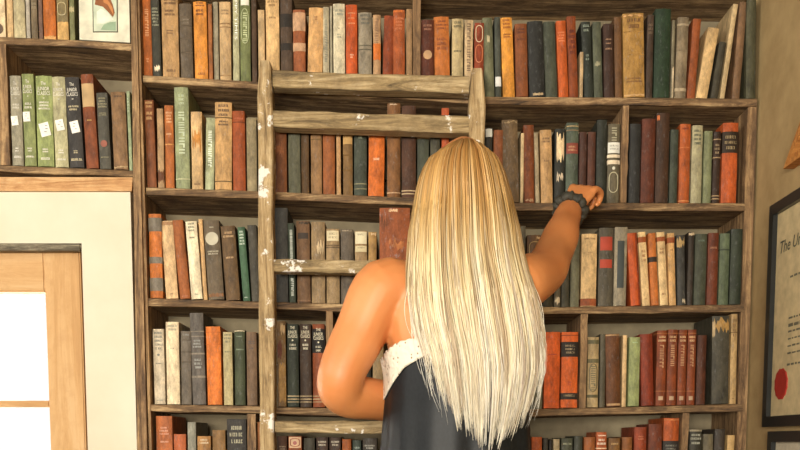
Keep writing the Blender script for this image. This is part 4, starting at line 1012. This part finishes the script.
# dress
def tor(z):
    for (c0, z0, a0, b0), (c1, z1, a1, b1) in zip(TOR, TOR[1:]):
        if z0 <= z <= z1:
            t = (z-z0)/(z1-z0); return c0+(c1-c0)*t, a0+(a1-a0)*t, b0+(b1-b0)*t
    return 1.80, .165+.12*(.80-z)*1.0, .115+.14*(.80-z)
def flare(z): return 0.0 if z > 1.02 else (1.02-z)*.12
def ztop(th):
    a = abs(th); pts = [(0, 1.276), (.35, 1.266), (.8, 1.240), (1.15, 1.208), (1.5, 1.186), (1.9, 1.20), (2.5, 1.27), (3.15, 1.275)]
    for (p, q), (r, s) in zip(pts, pts[1:]):
        if a <= r: return q+(s-q)*(a-p)/(r-p)
    return pts[-1][1]
def lacetop(th):
    a = abs(th); pts = [(0, 1.288), (.35, 1.286), (.8, 1.277), (1.15, 1.263), (1.5, 1.250), (1.9, 1.26), (2.5, 1.30), (3.15, 1.305)]
    for (p, q), (r, s) in zip(pts, pts[1:]):
        if a <= r: return q+(s-q)*(a-p)/(r-p)
    return pts[-1][1]
def dpt(th, z, off):
    cy, a, b = tor(max(z, .80))
    if z < .95: a = max(a, .166); b = max(b, .113)
    a += flare(z); b += flare(z)
    fold = (.0022+.020*max(0, min(1, (1.22-z)/.6)))*(.5*math.sin(th*9+1.3+z*2)+.3*math.sin(th*17+2.2)+.4*math.sin(th*5+z*4))
    r = off+fold*.55+.002
    return Vector((WX+(a+r)*math.sin(th), cy-(b+r)*math.cos(th), z))
def cloth_shell(name, f0, f1, off, nth, nz, mat, th_=.003):
    bm = bmesh.new(); G = []
    for j in range(nz+1):
        G.append([bm.verts.new(dpt(-math.pi+2*math.pi*i/nth, f1(-math.pi+2*math.pi*i/nth)+(f0(-math.pi+2*math.pi*i/nth)-f1(-math.pi+2*math.pi*i/nth))*j/nz, off)) for i in range(nth)])
    for a, b in zip(G, G[1:]):
        for i in range(nth): bm.faces.new((a[i], a[(i+1) % nth], b[(i+1) % nth], b[i]))
    o = pl(name, bm, mat); s = o.modifiers.new('solidify', 'SOLIDIFY'); s.thickness = th_; s.offset = 1
    return o
m, nt, b_ = newmat('dress_fabric'); v = coords(nt, (1, 1, .6))
n = N(nt, 'ShaderNodeTexNoise', Scale=220.0, Detail=3.0); nt.links.new(v, n.inputs[0])
nt.links.new(ramp(nt, n.outputs[0], [(.3, lin('0a0d0f')), (.7, lin('15191c'))]), b_.inputs['Base Color'])
b_.inputs['Roughness'].default_value = .5; b_.inputs['Specular IOR Level'].default_value = .3; DRESS = m
dress = cloth_shell('dress', lambda t: ztop(t), lambda t: .52, .009, 160, 60, DRESS)
m, nt, b_ = newmat('lace'); v = coords(nt)
vo = N(nt, 'ShaderNodeTexVoronoi', Scale=105.0); nt.links.new(v, vo.inputs[0])
nt.links.new(ramp(nt, vo.outputs['Distance'], [(.13, lin('8c7258')), (.22, lin('e2dac6'))]), b_.inputs['Base Color']); b_.inputs['Roughness'].default_value = .85
bump(nt, b_, vo.outputs['Distance'], .8, .003)
o = cloth_shell('lace_trim', lambda t: lacetop(t)+.0025*abs(math.sin(t*26)), lambda t: ztop(t)-.008, .013, 220, 8, m, .002)

# scrunchie on the raised wrist
ax = (WR-ER).normalized(); cS = WR+ax*.004; s1 = ax.cross(Vector((0, 0, 1))).normalized(); s2 = ax.cross(s1)
bm = bmesh.new(); n1, n2 = 72, 14; R = []
for i in range(n1):
    a = 2*math.pi*i/n1; rad = .029+.0015*math.sin(a*7); rt = .0095+.0014*math.sin(a*13)+.001*math.sin(a*23+1)
    c = s1*math.cos(a)+s2*math.sin(a)
    R.append([bm.verts.new(cS+c*rad+(c*math.cos(t)+ax*math.sin(t)*1.15)*rt) for t in [2*math.pi*k/n2 for k in range(n2)]])
for i in range(n1):
    a, b = R[i], R[(i+1) % n1]
    for k in range(n2): bm.faces.new((a[k], a[(k+1) % n2], b[(k+1) % n2], b[k]))
bmesh.ops.recalc_face_normals(bm, faces=bm.faces)
pl('wrist_scrunchie', bm, cloth('383d39', .2))

# hair -------------------------------------------------------------
ENV = [(147, 454, 475), (149, 445, 484), (153.5, 436, 492), (160, 427.5, 499), (175, 420, 505.5), (190, 416, 510), (210, 412.5, 515), (230, 409.5, 520), (250, 409, 524), (270, 408, 531), (300, 409, 541), (330, 414, 546), (350, 420, 547), (370, 424, 547), (400, 431, 540), (430, 440, 529), (450, 449, 519)]
def env(py):
    for (a, l0, r0), (b, l1, r1) in zip(ENV, ENV[1:]):
        if py <= b:
            t = (py-a)/(b-a); return l0+(l1-l0)*t, r0+(r1-r0)*t
    return ENV[-1][1:]
YH = 1.70
ES = []
for py, l, r in ENV:
    yy = 1.79 if py < 215 else 1.79-.13*min(1, (py-215)/75)
    ES.append((W(l, py, yy), W(r, py, yy)))
def envw(z):
    for (a, b), (c, d) in zip(ES, ES[1:]):
        if z >= c.z:
            t = (a.z-z)/(a.z-c.z); return a.x+(c.x-a.x)*t, b.x+(d.x-b.x)*t
    return ES[-1][0].x, ES[-1][1].x
def backY(z, s):
    # depth of the hair surface: round over the skull, lying on the back below
    if z > 1.46:
        k = max(0, 1-((z-HC.z)/.1165)**2) if z > HC.z else 1
        B = .102*math.sqrt(k); yb = HC.y-B*math.sqrt(max(0, 1-(s*.97)**2))
        if z < 1.52:
            t = (1.52-z)/.06; yb = yb*(1-t)+(1.684+.05*s*s*s*s)*t
        return yb
    t = min(1, (1.46-z)/.1)
    return (1.684+.05*s**4)*(1-t)+(1.648+.034*s*s)*t
def hpt(z, s, inset=0.0):
    l, r = envw(z); return Vector(((l+r)/2+(r-l)/2*s*(1-.02), backY(z, s)+inset, z))
ZTOP = ES[0][0].z; ZEND = ES[-1][0].z
m, nt, b_ = newmat('hair'); at = N(nt, 'ShaderNodeAttribute'); at.attribute_name = 'hair'
sp = N(nt, 'ShaderNodeSeparateColor'); nt.links.new(at.outputs['Color'], sp.inputs[0])
lc = ramp(nt, sp.outputs[0], [(0, lin('b48f5c')), (.2, lin('d8ba88')), (.42, lin('eee2c4')), (1, lin('fbf7ea'))])
tcn = ramp(nt, sp.outputs[1], [(0, lin('7a5630')), (.5, lin('c4a880')), (1, lin('ffffff'))])
cc = mix(nt, .8, lc, tcn, 'SOFT_LIGHT')
dk = mix(nt, ramp(nt, sp.outputs[2], [(.0, (0, 0, 0)), (1, (.6, .6, .6))]), cc, lin('8f6536'))
nt.links.new(dk, b_.inputs['Base Color']); b_.inputs['Roughness'].default_value = .38; b_.inputs['Specular IOR Level'].default_value = .55
HAIR = m
V = []; Fc = []; Cc = []
rh_ = random.Random(11)
def strand(s0, s1, inset, zs_, ze, wid, tone, low, seed, wav=1.0):
    n_ = 22; base = len(V); ph = seed*6.28; prev = None
    for i in range(n_+1):
        t = i/n_; z = zs_+(ze-zs_)*(t**1.0)
        s = s0+(s1-s0)*t+.018*wav*math.sin(ph+t*5)*t
        p = hpt(z, s, inset-.004*math.sin(ph*2+t*7)*t)
        p.x += .0020*wav*math.sin(ph*3+t*9)*t
        tp = min(1, t*12+.3)*(1-.85*max(0, (t-.6)/.4)**1.6)
        r = wid*tp; c = (math.cos, math.sin)
        for k in range(3):
            a = ph+2*math.pi*k/3; V.append((p.x+r*math.cos(a)*1.2, p.y+r*math.sin(a)*.8, p.z))
            Cc.append((min(1, max(0, (ZTOP-z)/(ZTOP-ZEND))), tone, low, 1))
    for i in range(n_):
        for k in range(3):
            a = base+i*3+k; b = base+i*3+(k+1) % 3; Fc.append((a, b, b+3, a+3))
for c in range(360):           # locks
    sc_ = rh_.uniform(-1, 1); sc_ = math.copysign(abs(sc_)**.85, sc_)
    tone = min(1, max(0, rh_.gauss(.52, .27))); low = 1 if rh_.random() < .18 else rh_.uniform(0, .35)
    layer = rh_.uniform(0, .022); drift = rh_.uniform(-.07, .07)
    edge = abs(sc_)
    L = rh_.random()
    pq = [(-1, 370), (-.88, 396), (-.6, 424), (-.2, 440), (.3, 450), (.6, 442), (.85, 420), (1, 396)]
    for (a_, b_1), (c_, d_) in zip(pq, pq[1:]):
        if a_ <= sc_ <= c_: pyend = b_1+(d_-b_1)*(sc_-a_)/(c_-a_)
    pyend += rh_.uniform(-22, 6)
    if L < .62: pyend -= rh_.uniform(5, 95)*(.4+.6*L*1.6)
    conv = rh_.uniform(.02, .28)
    ze = W(450, min(448, pyend), 1.675).z
    zst = ZTOP-.0006-.004*rh_.random() if edge < .8 else ZTOP-.003-.02*rh_.random()
    for k in range(11):
        ds = rh_.gauss(0, .022); sq = max(-1, min(1, sc_+ds))
        strand(sq, max(-1.04, min(1.04, sc_+drift+ds*conv)), layer+rh_.uniform(0, .004), zst, ze+rh_.uniform(-.006, .03), rh_.uniform(.0008, .0016), min(1, max(0, tone+rh_.uniform(-.18, .18))), low, rh_.random())
for c in range(70):            # flyaways
    s0 = rh_.choice([-1, 1])*rh_.uniform(.85, 1.0)
    strand(s0, s0*rh_.uniform(1.0, 1.09), .004, W(450, rh_.uniform(200, 300), YH).z, W(450, rh_.uniform(340, 430), YH).z, .0005, .8, 0, rh_.random(), 2.2)
# under-layer that closes the hair, round the whole head and down the back
nU, nZ = 40, 60; base = len(V)
zlow = W(450, 352, YH).z
for j in range(nZ+1):
    z = ZTOP-.003+(zlow-ZTOP)*j/nZ
    l, r = envw(z); cx = (l+r)/2; hw = (r-l)/2*(.955-.30*max(0, (j/nZ-.6)/.4)**1.5)
    thick = .022
    for i in range(nU):
        a = 2*math.pi*i/nU; s = math.cos(a)
        yb = backY(z, s)+.012
        if math.sin(a) > 0:      # front side of the sheet: over the skull top, else just behind the back layer
            if z > HC.z+.055: y = HC.y+ .096*math.sqrt(max(0, 1-((z-HC.z)/.1165)**2))*math.sin(a)
            else:
                q = min(1, (HC.z+.055-z)/.05); yt2 = HC.y+.100*.88*math.sin(a); y = yt2*(1-q)+(yb+thick*math.sin(a))*q
                if z > 1.44: y = max(y, HC.y+.035*math.sin(a)*(1-max(0, (1.50-z)/.06)) if z < 1.50 else HC.y+.035*math.sin(a))
        else: y = yb
        V.append((cx+hw*s, y, z)); Cc.append((min(1, (ZTOP-z)/(ZTOP-ZEND)), .45, .35, 1))
for j in range(nZ):
    for i in range(nU):
        a = base+j*nU+i; b = base+j*nU+(i+1) % nU; Fc.append((a, a+nU, b+nU, b))
Fc.append(tuple(base+i for i in range(nU))); Fc.append(tuple(base+nZ*nU+i for i in range(nU))[::-1])
me = bpy.data.meshes.new('hair'); me.from_pydata(V, [], Fc); me.materials.append(HAIR)
ca = me.color_attributes.new('hair', 'FLOAT_COLOR', 'POINT')
ca.data.foreach_set('color', [x for c in Cc for x in c])
me.polygons.foreach_set('use_smooth', [True]*len(me.polygons)); me.update()
ho = bpy.data.objects.new('hair', me); COL.objects.link(ho); ho.parent = per; ho.matrix_parent_inverse = Matrix.Translation((-WX, -1.80, 0))
